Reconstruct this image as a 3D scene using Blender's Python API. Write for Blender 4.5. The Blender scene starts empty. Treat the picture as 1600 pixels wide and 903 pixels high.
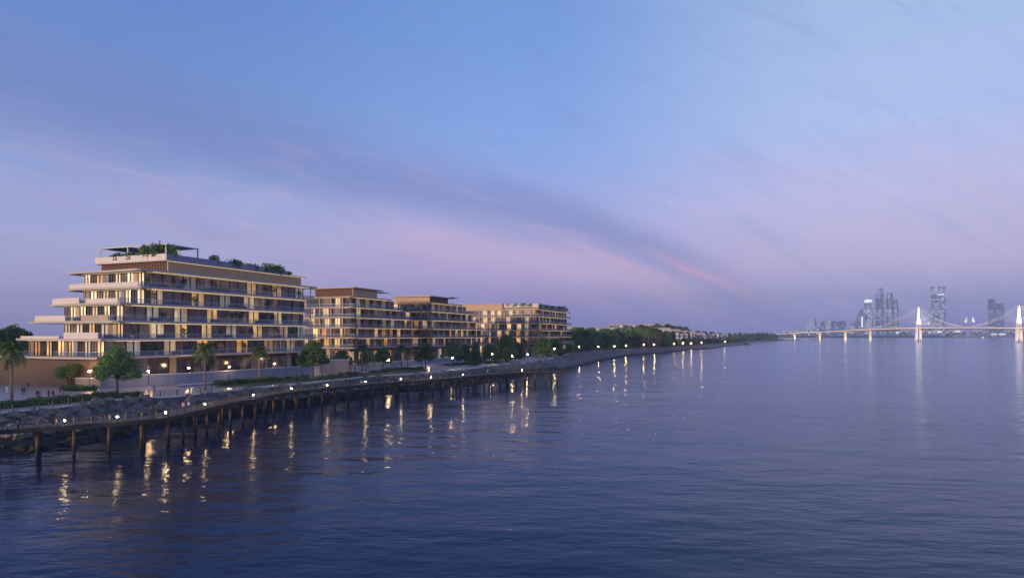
import bpy, math, random
from mathutils import Vector, Matrix, noise
rnd = random.Random(7)
sc = bpy.context.scene
COL = sc.collection
PI = math.pi
CAMZ, HZ, FP = 16.0, 524.0, 1000.0

# ------------------------------------------------------------------ helpers
def P(px, py, z):
    d = (CAMZ - z) * FP / (py - HZ)
    return Vector(((px - 800) / FP * d, d, z))
def D(px, d, z=0.0):
    return Vector(((px - 800) / FP * d, d, z))
def zat(py, d):
    return CAMZ + (HZ - py) / FP * d

def lin(r, g, b):
    f = lambda c: (c / 255 / 12.92) if c / 255 < .04045 else ((c / 255 + .055) / 1.055) ** 2.4
    return (f(r), f(g), f(b), 1)

ORD = ('first second third fourth fifth sixth seventh eighth ninth tenth eleventh twelfth thirteenth fourteenth fifteenth '
       'sixteenth seventeenth eighteenth nineteenth twentieth twenty-first twenty-second twenty-third twenty-fourth twenty-fifth '
       'twenty-sixth twenty-seventh twenty-eighth twenty-ninth thirtieth thirty-first thirty-second thirty-third thirty-fourth '
       'thirty-fifth thirty-sixth thirty-seventh thirty-eighth thirty-ninth fortieth forty-first forty-second forty-third '
       'forty-fourth forty-fifth forty-sixth forty-seventh forty-eighth forty-ninth fiftieth').split()

def tag(o, label=None, cat=None, group=None, kind=None):
    if label: o['label'] = label
    if cat: o['category'] = cat
    if group: o['group'] = group
    if kind: o['kind'] = kind
    return o
def empty(name, loc=(0, 0, 0), rz=0):
    o = bpy.data.objects.new(name, None); COL.objects.link(o)
    o.location = loc; o.rotation_euler = (0, 0, rz); o.empty_display_size = .5
    return o
def copy_tree(o, parent=None):
    c = o.copy(); COL.objects.link(c); c.parent = parent
    for ch in [x for x in ALLCH.get(o.name, [])]:
        k = copy_tree(ch, c)
    return c
ALLCH = {}

class MB:
    def __init__(s): s.v = []; s.f = []; s.m = []
    def face(s, pts, m=0):
        n = len(s.v); s.v += [tuple(p) for p in pts]; s.f.append(tuple(range(n, n + len(pts)))); s.m.append(m)
    def quad(s, a, b, c, d, m=0): s.face((a, b, c, d), m)
    def box(s, x0, x1, y0, y1, z0, z1, m=0):
        n = len(s.v)
        s.v += [(x0, y0, z0), (x1, y0, z0), (x1, y1, z0), (x0, y1, z0), (x0, y0, z1), (x1, y0, z1), (x1, y1, z1), (x0, y1, z1)]
        for q in ((3, 2, 1, 0), (4, 5, 6, 7), (0, 1, 5, 4), (1, 2, 6, 5), (2, 3, 7, 6), (3, 0, 4, 7)):
            s.f.append(tuple(n + i for i in q)); s.m.append(m)
    def beam(s, p, q, w, h, m=0, up=Vector((0, 0, 1))):
        p = Vector(p); q = Vector(q); t = (q - p).normalized(); r = t.cross(up)
        if r.length < 1e-4: r = Vector((1, 0, 0))
        r.normalize(); u = r.cross(t).normalized(); n = len(s.v)
        for c in (p, q):
            for (i, j) in ((-1, -1), (1, -1), (1, 1), (-1, 1)): s.v.append(tuple(c + r * (i * w / 2) + u * (j * h / 2)))
        for fq in ((0, 1, 2, 3), (7, 6, 5, 4), (0, 4, 5, 1), (1, 5, 6, 2), (2, 6, 7, 3), (3, 7, 4, 0)):
            s.f.append(tuple(n + i for i in fq)); s.m.append(m)
    def tube(s, pts, rad, k=7, m=0, cap=True):
        pts = [Vector(p) for p in pts]; n0 = len(s.v)
        for i, p in enumerate(pts):
            t = (pts[min(i + 1, len(pts) - 1)] - pts[max(i - 1, 0)]).normalized()
            a = Vector((1, 0, 0)) if abs(t.x) < .8 else Vector((0, 1, 0))
            r = t.cross(a).normalized(); u = t.cross(r)
            R = rad[i] if isinstance(rad, (list, tuple)) else rad
            for j in range(k):
                an = 2 * PI * j / k; s.v.append(tuple(p + r * (math.cos(an) * R) + u * (math.sin(an) * R)))
        for i in range(len(pts) - 1):
            for j in range(k):
                a = n0 + i * k + j; b = n0 + i * k + (j + 1) % k
                s.f.append((a, b, b + k, a + k)); s.m.append(m)
        if cap:
            s.f.append(tuple(n0 + j for j in reversed(range(k)))); s.m.append(m)
            s.f.append(tuple(n0 + (len(pts) - 1) * k + j for j in range(k))); s.m.append(m)
    def prism(s, poly, z0, z1, m=0, mtop=None):
        k = len(poly); n = len(s.v)
        s.v += [(p[0], p[1], z0) for p in poly] + [(p[0], p[1], z1) for p in poly]
        s.f.append(tuple(n + i for i in reversed(range(k)))); s.m.append(m)
        s.f.append(tuple(n + k + i for i in range(k))); s.m.append(m if mtop is None else mtop)
        for i in range(k):
            j = (i + 1) % k
            s.f.append((n + i, n + j, n + k + j, n + k + i)); s.m.append(m)
    def ico(s, c, r, sub=1, m=0, sq=(1, 1, 1)):
        vs, fs = ICO[sub]; n = len(s.v)
        s.v += [(c[0] + v[0] * r * sq[0], c[1] + v[1] * r * sq[1], c[2] + v[2] * r * sq[2]) for v in vs]
        for f in fs: s.f.append(tuple(n + i for i in f)); s.m.append(m)
    def add(s, vs, fs, ms, M=None):
        n = len(s.v); s.v += [tuple(M @ Vector(v)) for v in vs] if M else list(vs)
        s.f += [tuple(n + i for i in f) for f in fs]; s.m += list(ms)
    def build(s, name, mats, parent=None, smooth=False, kind=None):
        me = bpy.data.meshes.new(name); me.from_pydata(s.v, [], s.f)
        for mt in (mats if isinstance(mats, (list, tuple)) else [mats]): me.materials.append(mt)
        me.polygons.foreach_set('material_index', s.m)
        if smooth: me.polygons.foreach_set('use_smooth', [True] * len(s.f))
        me.update()
        o = bpy.data.objects.new(name, me); COL.objects.link(o)
        if parent is not None:
            o.parent = parent; ALLCH.setdefault(parent.name, []).append(o)
        if kind: o['kind'] = kind
        return o

import bmesh
ICO = {}
for su in (1, 2, 3):
    b = bmesh.new(); bmesh.ops.create_icosphere(b, subdivisions=su, radius=1)
    b.verts.ensure_lookup_table()
    ICO[su] = ([tuple(v.co) for v in b.verts], [tuple(v.index for v in f.verts) for f in b.faces]); b.free()

def resample(pts, step):
    """Catmull-Rom through the control points, then even steps"""
    pts = [Vector(p) for p in pts]; out = []
    for i in range(len(pts) - 1):
        p0 = pts[max(i - 1, 0)]; p1 = pts[i]; p2 = pts[i + 1]; p3 = pts[min(i + 2, len(pts) - 1)]
        n = max(2, int((p2 - p1).length / 1.0))
        n = min(n, 60)
        for k in range(n):
            t = k / n
            out.append(.5 * ((2 * p1) + (p2 - p0) * t + (2 * p0 - 5 * p1 + 4 * p2 - p3) * t * t + (3 * p1 - p0 - 3 * p2 + p3) * t ** 3))
    out.append(pts[-1]); res = [out[0]]; acc = 0; 
    for a, c in zip(out[:-1], out[1:]):
        L = (c - a).length; pos = 0
        while acc + (L - pos) >= step:
            pos += step - acc; acc = 0; res.append(a.lerp(c, pos / L))
        acc += L - pos
    return res
def right_normals(pts):
    ns = []
    for i in range(len(pts)):
        t = pts[min(i + 1, len(pts) - 1)] - pts[max(i - 1, 0)]; t.z = 0; t.normalize()
        ns.append(Vector((t.y, -t.x, 0)))
    return ns

# ------------------------------------------------------------------ materials
def newmat(name):
    m = bpy.data.materials.new(name); m.use_nodes = True
    nt = m.node_tree; return m, nt, nt.nodes['Principled BSDF']
def mat(name, col, rough=.7, var=.15, scale=1.5, bump=0.0, metal=0.0, spec=.4, emit=None, estr=0.0, sample=True, streak=False):
    m, nt, p = newmat(name); N, L = nt.nodes, nt.links
    p.inputs['Roughness'].default_value = rough; p.inputs['Metallic'].default_value = metal
    p.inputs['Specular IOR Level'].default_value = spec
    tc = N.new('ShaderNodeTexCoord'); nz = N.new('ShaderNodeTexNoise'); nz.inputs['Scale'].default_value = scale
    nz.inputs['Detail'].default_value = 5; L.new(tc.outputs['Object'], nz.inputs['Vector'])
    if streak:      # rain streaks and grime run down the wall
        mp = N.new('ShaderNodeMapping'); mp.inputs['Scale'].default_value = (1.6, 1.6, .16); L.new(tc.outputs['Object'], mp.inputs[0]); L.new(mp.outputs[0], nz.inputs['Vector']); nz.inputs['Roughness'].default_value = .65
    mx = N.new('ShaderNodeMix'); mx.data_type = 'RGBA'
    mx.inputs['A'].default_value = (*[c * (1 - var) for c in col[:3]], 1); mx.inputs['B'].default_value = (*[min(1, c * (1 + var)) for c in col[:3]], 1)
    L.new(nz.outputs['Fac'], mx.inputs['Factor']); L.new(mx.outputs['Result'], p.inputs['Base Color'])
    if bump:
        bp = N.new('ShaderNodeBump'); bp.inputs['Distance'].default_value = bump; L.new(nz.outputs['Fac'], bp.inputs['Height']); L.new(bp.outputs['Normal'], p.inputs['Normal'])
    if emit:
        p.inputs['Emission Color'].default_value = (*emit[:3], 1); p.inputs['Emission Strength'].default_value = estr
        if not sample: m.cycles.emission_sampling = 'NONE'
    return m
def tide_and_shade(m, z0, z1, k):
    """wet, algae-dark band below the high-water mark, doubling as painted shade on the bank"""
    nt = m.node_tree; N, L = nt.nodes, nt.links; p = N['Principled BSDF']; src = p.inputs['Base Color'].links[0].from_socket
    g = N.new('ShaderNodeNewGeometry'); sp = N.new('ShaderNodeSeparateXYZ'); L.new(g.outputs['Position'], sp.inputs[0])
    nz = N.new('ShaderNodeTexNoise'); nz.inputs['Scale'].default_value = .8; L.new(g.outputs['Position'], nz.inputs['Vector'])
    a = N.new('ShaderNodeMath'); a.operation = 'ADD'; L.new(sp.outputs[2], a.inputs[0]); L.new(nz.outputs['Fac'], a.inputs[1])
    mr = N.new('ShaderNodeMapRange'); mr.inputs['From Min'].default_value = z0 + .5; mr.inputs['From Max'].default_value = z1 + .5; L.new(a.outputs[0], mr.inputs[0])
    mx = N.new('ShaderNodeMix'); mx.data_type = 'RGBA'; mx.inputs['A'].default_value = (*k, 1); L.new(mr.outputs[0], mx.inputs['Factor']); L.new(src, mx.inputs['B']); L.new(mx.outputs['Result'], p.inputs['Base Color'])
def leafmat(name, dark, light):
    m, nt, p = newmat(name); N, L = nt.nodes, nt.links
    g = N.new('ShaderNodeNewGeometry'); oi = N.new('ShaderNodeObjectInfo'); r = N.new('ShaderNodeValToRGB')
    ad = N.new('ShaderNodeMath'); ad.operation = 'MULTIPLY_ADD'; ad.inputs[1].default_value = .75; 
    L.new(g.outputs['Random Per Island'], ad.inputs[0])
    mu = N.new('ShaderNodeMath'); mu.operation = 'MULTIPLY'; mu.inputs[1].default_value = .25; L.new(oi.outputs['Random'], mu.inputs[0])
    L.new(mu.outputs[0], ad.inputs[2]); L.new(ad.outputs[0], r.inputs['Fac'])
    r.color_ramp.elements[0].color = (*dark, 1); r.color_ramp.elements[1].color = (*light, 1)
    L.new(r.outputs['Color'], p.inputs['Base Color']); p.inputs['Roughness'].default_value = .6
    tr = N.new('ShaderNodeBsdfTranslucent'); L.new(r.outputs['Color'], tr.inputs['Color'])
    ms = N.new('ShaderNodeMixShader'); ms.inputs[0].default_value = .3; out = N['Material Output']
    L.new(p.outputs[0], ms.inputs[1]); L.new(tr.outputs[0], ms.inputs[2]); L.new(ms.outputs[0], out.inputs['Surface'])
    return m
def curtain(name, col, emit, estr):
    """a lit window with drawn curtains: soft vertical folds, and a little unevenness from the lamps behind them"""
    m, nt, p = newmat(name); N, L = nt.nodes, nt.links
    tc = N.new('ShaderNodeTexCoord'); mp = N.new('ShaderNodeMapping'); mp.inputs['Scale'].default_value = (2.2, 2.2, .02)
    nz = N.new('ShaderNodeTexNoise'); nz.inputs['Scale'].default_value = 1.6; nz.inputs['Detail'].default_value = 2
    L.new(tc.outputs['Object'], mp.inputs[0]); L.new(mp.outputs[0], nz.inputs['Vector'])
    n2 = N.new('ShaderNodeTexNoise'); n2.inputs['Scale'].default_value = .23; n2.inputs['Detail'].default_value = 1; L.new(tc.outputs['Object'], n2.inputs['Vector'])
    mr = N.new('ShaderNodeMapRange'); mr.inputs['From Min'].default_value = .35; mr.inputs['From Max'].default_value = .65
    mr.inputs['To Min'].default_value = .55; mr.inputs['To Max'].default_value = 1.25; L.new(nz.outputs['Fac'], mr.inputs[0])
    m2 = N.new('ShaderNodeMapRange'); m2.inputs['From Min'].default_value = .35; m2.inputs['From Max'].default_value = .65
    m2.inputs['To Min'].default_value = .35; m2.inputs['To Max'].default_value = 1.5; L.new(n2.outputs['Fac'], m2.inputs[0])
    mu = N.new('ShaderNodeMath'); mu.operation = 'MULTIPLY'; L.new(mr.outputs[0], mu.inputs[0]); L.new(m2.outputs[0], mu.inputs[1])
    oi = N.new('ShaderNodeObjectInfo'); mo = N.new('ShaderNodeMapRange'); mo.inputs['To Min'].default_value = .45 * estr; mo.inputs['To Max'].default_value = 1.45 * estr; L.new(oi.outputs['Random'], mo.inputs[0])
    m3 = N.new('ShaderNodeMath'); m3.operation = 'MULTIPLY'; L.new(mo.outputs[0], m3.inputs[1]); L.new(mu.outputs[0], m3.inputs[0])
    p.inputs['Base Color'].default_value = (*col, 1); p.inputs['Roughness'].default_value = .5
    p.inputs['Emission Color'].default_value = (*emit, 1); L.new(m3.outputs[0], p.inputs['Emission Strength'])
    m.cycles.emission_sampling = 'NONE'
    return m
def glassy(name, col, alpha):
    m, nt, p = newmat(name); N, L = nt.nodes, nt.links
    p.inputs['Base Color'].default_value = (*col, 1); p.inputs['Roughness'].default_value = .05; p.inputs['Specular IOR Level'].default_value = .8
    t = N.new('ShaderNodeBsdfTransparent'); ms = N.new('ShaderNodeMixShader'); ms.inputs[0].default_value = alpha
    L.new(t.outputs[0], ms.inputs[1]); L.new(p.outputs[0], ms.inputs[2]); L.new(ms.outputs[0], N['Material Output'].inputs['Surface'])
    return m

M = {}
M['slab'] = mat('painted_concrete', (.40, .365, .35), .65, .22, .5, streak=True)
M['white'] = mat('white_render', (.58, .525, .50), .65, .16, .5, streak=True)
M['bronze'] = mat('bronze_brown_concrete', (.33, .265, .215), .65, .22, .5, streak=True)
M['umber'] = mat('umber_cladding', (.18, .132, .105), .65, .2, .5, streak=True)
M['stone'] = mat('travertine', (.42, .335, .265), .7, .12, .8)
M['mauve'] = mat('mauve_cladding', (.21, .165, .16), .6, .12, .6)
M['brown'] = mat('brown_stone_wall', (.125, .088, .07), .8, .25, .4, streak=True)
M['wallcore'] = mat('recessed_wall', (.12, .10, .10), .7, .2, .5)
M['timber'] = mat('timber_slats', (.17, .085, .05), .6, .25, 3)
M['oak'] = mat('pale_timber', (.58, .415, .28), .6, .15, 2)
M['frame'] = mat('dark_bronze_frame', (.045, .035, .032), .4, .1, 2, metal=.3)
M['darkmetal'] = mat('dark_metal', (.02, .02, .022), .45, .1, 4, metal=.4)
M['steel'] = mat('pale_steel', (.55, .55, .57), .4, .05, 2, metal=.2)
M['glass'] = mat('window_glass', (.045, .045, .062), .10, .5, .3, spec=.7)
M['glass2'] = mat('window_glass_with_blinds', (.17, .15, .16), .12, .35, .6, spec=.6)
def dimroom(m, thr):
    """some rooms behind the glass have a lamp on: a weak, uneven glow"""
    nt = m.node_tree; N, L = nt.nodes, nt.links; p = N['Principled BSDF']; oi = N.new('ShaderNodeObjectInfo'); tc = N.new('ShaderNodeTexCoord')
    nz = N.new('ShaderNodeTexNoise'); nz.inputs['Scale'].default_value = .35; nz.inputs['Detail'].default_value = 1; L.new(tc.outputs['Object'], nz.inputs['Vector'])
    a = N.new('ShaderNodeMapRange'); a.inputs['From Min'].default_value = thr; a.inputs['From Max'].default_value = 1; L.new(oi.outputs['Random'], a.inputs[0])
    c = N.new('ShaderNodeMapRange'); c.inputs['From Min'].default_value = .42; c.inputs['From Max'].default_value = .68; c.inputs['To Max'].default_value = .15; L.new(nz.outputs['Fac'], c.inputs[0])
    mu = N.new('ShaderNodeMath'); mu.operation = 'MULTIPLY'; L.new(a.outputs[0], mu.inputs[0]); L.new(c.outputs[0], mu.inputs[1])
    p.inputs['Emission Color'].default_value = (1, .62, .32, 1); L.new(mu.outputs[0], p.inputs['Emission Strength']); m.cycles.emission_sampling = 'NONE'
dimroom(M['glass'], .25); dimroom(M['glass2'], .4)
M['balus'] = glassy('balustrade_glass', (.10, .16, .26), .42)
M['cur_c'] = curtain('cream_curtain_lit', (.55, .45, .34), (1, .72, .43), .34)
M['cur_w'] = curtain('warm_curtain_lit', (.5, .36, .22), (1, .60, .24), .62)
M['cur_o'] = curtain('orange_curtain_lit', (.4, .22, .1), (1, .45, .13), .50)
M['cur_b'] = curtain('bright_cream_curtain_lit', (.6, .5, .38), (1, .78, .47), 1.05)
M['cur_n'] = curtain('neutral_blind_lit', (.5, .45, .4), (1, .86, .68), .24)
M['strip'] = mat('soffit_strip_light', (.9, .8, .6), .5, 0, 1, emit=(1, .72, .40), estr=1.2)
M['washer'] = mat('wall_washer_light', (.9, .8, .6), .5, 0, 1, emit=(1, .66, .34), estr=.9)
M['globe'] = mat('lamp_globe', (.9, .85, .7), .3, 0, 1, emit=(1, .60, .27), estr=330)
M['globe2'] = mat('lamp_globe_amber', (.9, .8, .5), .3, 0, 1, emit=(1, .55, .17), estr=520)
M['decklamp'] = mat('deck_lamp_lens', (.9, .85, .7), .3, 0, 1, emit=(1, .62, .30), estr=170)
M['leaf'] = leafmat('leaf_green', (.05, .11, .035), (.18, .32, .10))
M['leaf2'] = leafmat('leaf_fresh', (.07, .135, .05), (.23, .38, .13))
M['leafd'] = leafmat('leaf_dark', (.035, .075, .026), (.12, .22, .07))
M['palm'] = leafmat('palm_leaf', (.045, .08, .025), (.16, .21, .06))
M['bark'] = mat('bark', (.10, .075, .06), .9, .3, 4, bump=.02)
M['palmbark'] = mat('palm_bark', (.20, .16, .13), .9, .3, 5, bump=.02)
M['pot'] = mat('planter_pot', (.45, .43, .42), .7, .1, 3)
M['rock'] = mat('rock', (.17, .15, .138), .9, .5, .9, bump=.05)
M['bank'] = mat('bank_rubble', (.085, .075, .074), .95, .6, 1.3, bump=.2)
M['wood'] = mat('pile_timber', (.10, .062, .036), .8, .35, 2, bump=.02)
M['deck'] = mat('deck_boards', (.105, .09, .083), .7, .3, 1.2)
tide_and_shade(M['rock'], 1.3, 1.9, (.028, .027, .022)); tide_and_shade(M['bank'], 1.3, 1.9, (.022, .021, .018)); tide_and_shade(M['wood'], 1.1, 1.7, (.018, .015, .012))  # on rock and bank this also paints in the shade below the boardwalk
M['gravel'] = mat('gravel_beach', (.21, .185, .18), .95, .5, .6, bump=.12)
tide_and_shade(M['gravel'], .5, 1.0, (.06, .055, .05))
M['edgebeam'] = mat('dark_edge_timber', (.045, .036, .034), .8, .3, 1.5)
M['grass'] = mat('lawn_grass', (.045, .075, .025), .9, .4, .7, bump=.05)
M['land'] = mat('dry_ground', (.14, .12, .09), .95, .3, .05)
M['retain'] = mat('retaining_wall_render', (.22, .235, .33), .75, .2, .3, streak=True)
M['coping'] = mat('pale_coping', (.6, .58, .58), .6, .06, .6)
M['sandstone'] = mat('sandstone_wall', (.40, .30, .25), .8, .2, .4, streak=True)
M['villa'] = mat('villa_white', (.44, .44, .46), .6, .06, .2)
M['skin'] = mat('skin', (.30, .18, .12), .6, .05, 3)
M['hair'] = mat('hair_black', (.012, .01, .01), .6, .1, 8)
M['sofa'] = mat('blue_grey_fabric', (.06, .07, .12), .9, .1, 4)

# paving: long pavers with joints, procedural
def paving():
    m, nt, p = newmat('promenade_paving'); N, L = nt.nodes, nt.links
    tc = N.new('ShaderNodeTexCoord'); br = N.new('ShaderNodeTexBrick')
    br.inputs['Scale'].default_value = 1.0; br.inputs['Brick Width'].default_value = 2.4; br.inputs['Row Height'].default_value = 1.2
    br.inputs['Mortar Size'].default_value = .03
    br.inputs['Color1'].default_value = (.60, .52, .52, 1); br.inputs['Color2'].default_value = (.53, .455, .46, 1); br.inputs['Mortar'].default_value = (.3, .26, .26, 1)
    nz = N.new('ShaderNodeTexNoise'); nz.inputs['Scale'].default_value = .15; nz.inputs['Detail'].default_value = 6
    mx = N.new('ShaderNodeMix'); mx.data_type = 'RGBA'; mx.blend_type = 'MULTIPLY'; mx.inputs['Factor'].default_value = .25
    L.new(tc.outputs['Object'], br.inputs['Vector']); L.new(tc.outputs['Object'], nz.inputs['Vector'])
    L.new(br.outputs['Color'], mx.inputs['A']); L.new(nz.outputs['Fac'], mx.inputs['B']); L.new(mx.outputs['Result'], p.inputs['Base Color'])
    p.inputs['Roughness'].default_value = .3
    return m
M['paving'] = paving()

def water():
    m, nt, p = newmat('sea_water'); N, L = nt.nodes, nt.links
    pass #; p.inputs['Roughness'].default_value = .085; p.inputs['IOR'].default_value = 1.27; p.inputs['Specular Tint'].default_value = (.62, .82, 1, 1)
    tc = N.new('ShaderNodeTexCoord'); prev = None
    mpw = N.new('ShaderNodeMapping'); mpw.inputs['Scale'].default_value = (.5, 1, 1); mpw.inputs['Rotation'].default_value = (0, 0, .3); L.new(tc.outputs['Object'], mpw.inputs[0])
    nw = N.new('ShaderNodeTexNoise'); nw.inputs['Scale'].default_value = .013; nw.inputs['Detail'].default_value = 4; nw.inputs['Roughness'].default_value = .6; L.new(mpw.outputs[0], nw.inputs['Vector'])
    wind = N.new('ShaderNodeMapRange'); wind.inputs['From Min'].default_value = .36; wind.inputs['From Max'].default_value = .64; wind.inputs['To Min'].default_value = .4; wind.inputs['To Max'].default_value = 1.0; L.new(nw.outputs['Fac'], wind.inputs[0])
    for (sx, sy, rot, scale, det, dist) in ((.6, 1, .35, .05, 3, .7), (.45, 1, .2, .22, 3, .42), (.6, 1, -.25, .85, 3, .10)):
        mp = N.new('ShaderNodeMapping'); mp.inputs['Scale'].default_value = (sx, sy, 1); mp.inputs['Rotation'].default_value = (0, 0, rot)
        nz = N.new('ShaderNodeTexNoise'); nz.inputs['Scale'].default_value = scale; nz.inputs['Detail'].default_value = det; nz.inputs['Roughness'].default_value = .55
        bp = N.new('ShaderNodeBump'); L.new(wind.outputs[0], bp.inputs['Strength']); bp.inputs['Distance'].default_value = dist
        L.new(tc.outputs['Object'], mp.inputs[0]); L.new(mp.outputs[0], nz.inputs['Vector']); L.new(nz.outputs['Fac'], bp.inputs['Height'])
        if prev: L.new(prev.outputs['Normal'], bp.inputs['Normal'])
        prev = bp
    N.remove(p)
    df = N.new('ShaderNodeBsdfDiffuse'); df.inputs['Color'].default_value = (.003, .013, .052, 1)
    gl = N.new('ShaderNodeBsdfAnisotropic') if hasattr(bpy.types, 'ShaderNodeBsdfAnisotropic') else N.new('ShaderNodeBsdfGlossy')
    gl.inputs['Color'].default_value = (.80, .89, 1.0, 1); gl.inputs['Roughness'].default_value = .115
    fr = N.new('ShaderNodeFresnel'); fr.inputs['IOR'].default_value = 1.24; ms = N.new('ShaderNodeMixShader')
    for n_ in (df, gl, fr): L.new(prev.outputs['Normal'], n_.inputs['Normal'])
    L.new(fr.outputs[0], ms.inputs[0]); L.new(df.outputs[0], ms.inputs[1]); L.new(gl.outputs[0], ms.inputs[2]); L.new(ms.outputs[0], N['Material Output'].inputs['Surface'])
    return m
M['water'] = water()

def tower_mat(name, glass, lit, estr, dens, sx=4.0, sz=4.0):
    """curtain-wall glass with floors; a share of the windows is lit"""
    m, nt, p = newmat(name); N, L = nt.nodes, nt.links
    tc = N.new('ShaderNodeTexCoord'); sp = N.new('ShaderNodeSeparateXYZ'); L.new(tc.outputs['Object'], sp.inputs[0])
    def mth(op, a, b=None):
        n = N.new('ShaderNodeMath'); n.operation = op
        for i, x in enumerate((a, b)):
            if x is None: continue
            if isinstance(x, (int, float)): n.inputs[i].default_value = x
            else: L.new(x, n.inputs[i])
        return n.outputs[0]
    xy = mth('ADD', sp.outputs[0], mth('MULTIPLY', sp.outputs[1], .731))
    cx = mth('FLOOR', mth('DIVIDE', xy, sx * 2)); cz = mth('FLOOR', mth('DIVIDE', sp.outputs[2], sz))
    cb = N.new('ShaderNodeCombineXYZ'); L.new(cx, cb.inputs[0]); L.new(cz, cb.inputs[1])
    wn = N.new('ShaderNodeTexWhiteNoise'); wn.noise_dimensions = '2D'; L.new(cb.outputs[0], wn.inputs['Vector'])
    on = mth('GREATER_THAN', wn.outputs['Value'], 1 - dens)
    fz = mth('FRACT', mth('DIVIDE', sp.outputs[2], sz * 4)); band = mth('GREATER_THAN', fz, .25)
    mx = N.new('ShaderNodeMix'); mx.data_type = 'RGBA'; mx.inputs['A'].default_value = (.15, .17, .24, 1); mx.inputs['B'].default_value = (*glass, 1)
    L.new(band, mx.inputs['Factor']); L.new(mx.outputs['Result'], p.inputs['Base Color'])
    p.inputs['Roughness'].default_value = .45
    p.inputs['Emission Color'].default_value = (*lit, 1); L.new(mth('MULTIPLY', on, estr), p.inputs['Emission Strength'])
    m.cycles.emission_sampling = 'NONE'
    return m
M['tower'] = tower_mat('tower_glass', (.055, .10, .25), (.85, .92, 1), .9, .12)
M['tower2'] = tower_mat('tower_glass_brightly_lit', (.055, .10, .25), (.85, .92, 1), 1.0, .28)
M['lowcity'] = tower_mat('low_block_lit', (.04, .045, .06), (1, .9, .8), .8, .25, 6, 5)
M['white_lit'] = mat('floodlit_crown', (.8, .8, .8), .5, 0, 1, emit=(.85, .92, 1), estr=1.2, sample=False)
M['bridge'] = mat('bridge_concrete', (.5, .47, .44), .7, .06, .1)
M['pylon'] = mat('bridge_white_paint', (.78, .77, .76), .5, .04, .1)
M['edge'] = mat('bridge_edge_light', (.9, .7, .5), .5, 0, 1, emit=(1, .66, .45), estr=.8, sample=False)
M['bead'] = mat('cable_bulb', (.9, .8, .7), .5, 0, 1, emit=(1, .88, .8), estr=1.2, sample=False)
M['mast'] = mat('boat_white', (.6, .6, .62), .5, .05, 1)
M['hull'] = mat('boat_hull', (.08, .06, .07), .5, .1, 1)

# ------------------------------------------------------------------ camera
cam = bpy.data.cameras.new('camera'); co = bpy.data.objects.new('camera', cam); COL.objects.link(co)
co.location = (0, 0, CAMZ); co.rotation_euler = (PI / 2, 0, 0)
cam.sensor_width = 36; cam.lens = 36 * FP / 1600; cam.shift_y = (HZ - 451.5) / 1600
cam.clip_start = .5; cam.clip_end = 40000
sc.camera = co

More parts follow.
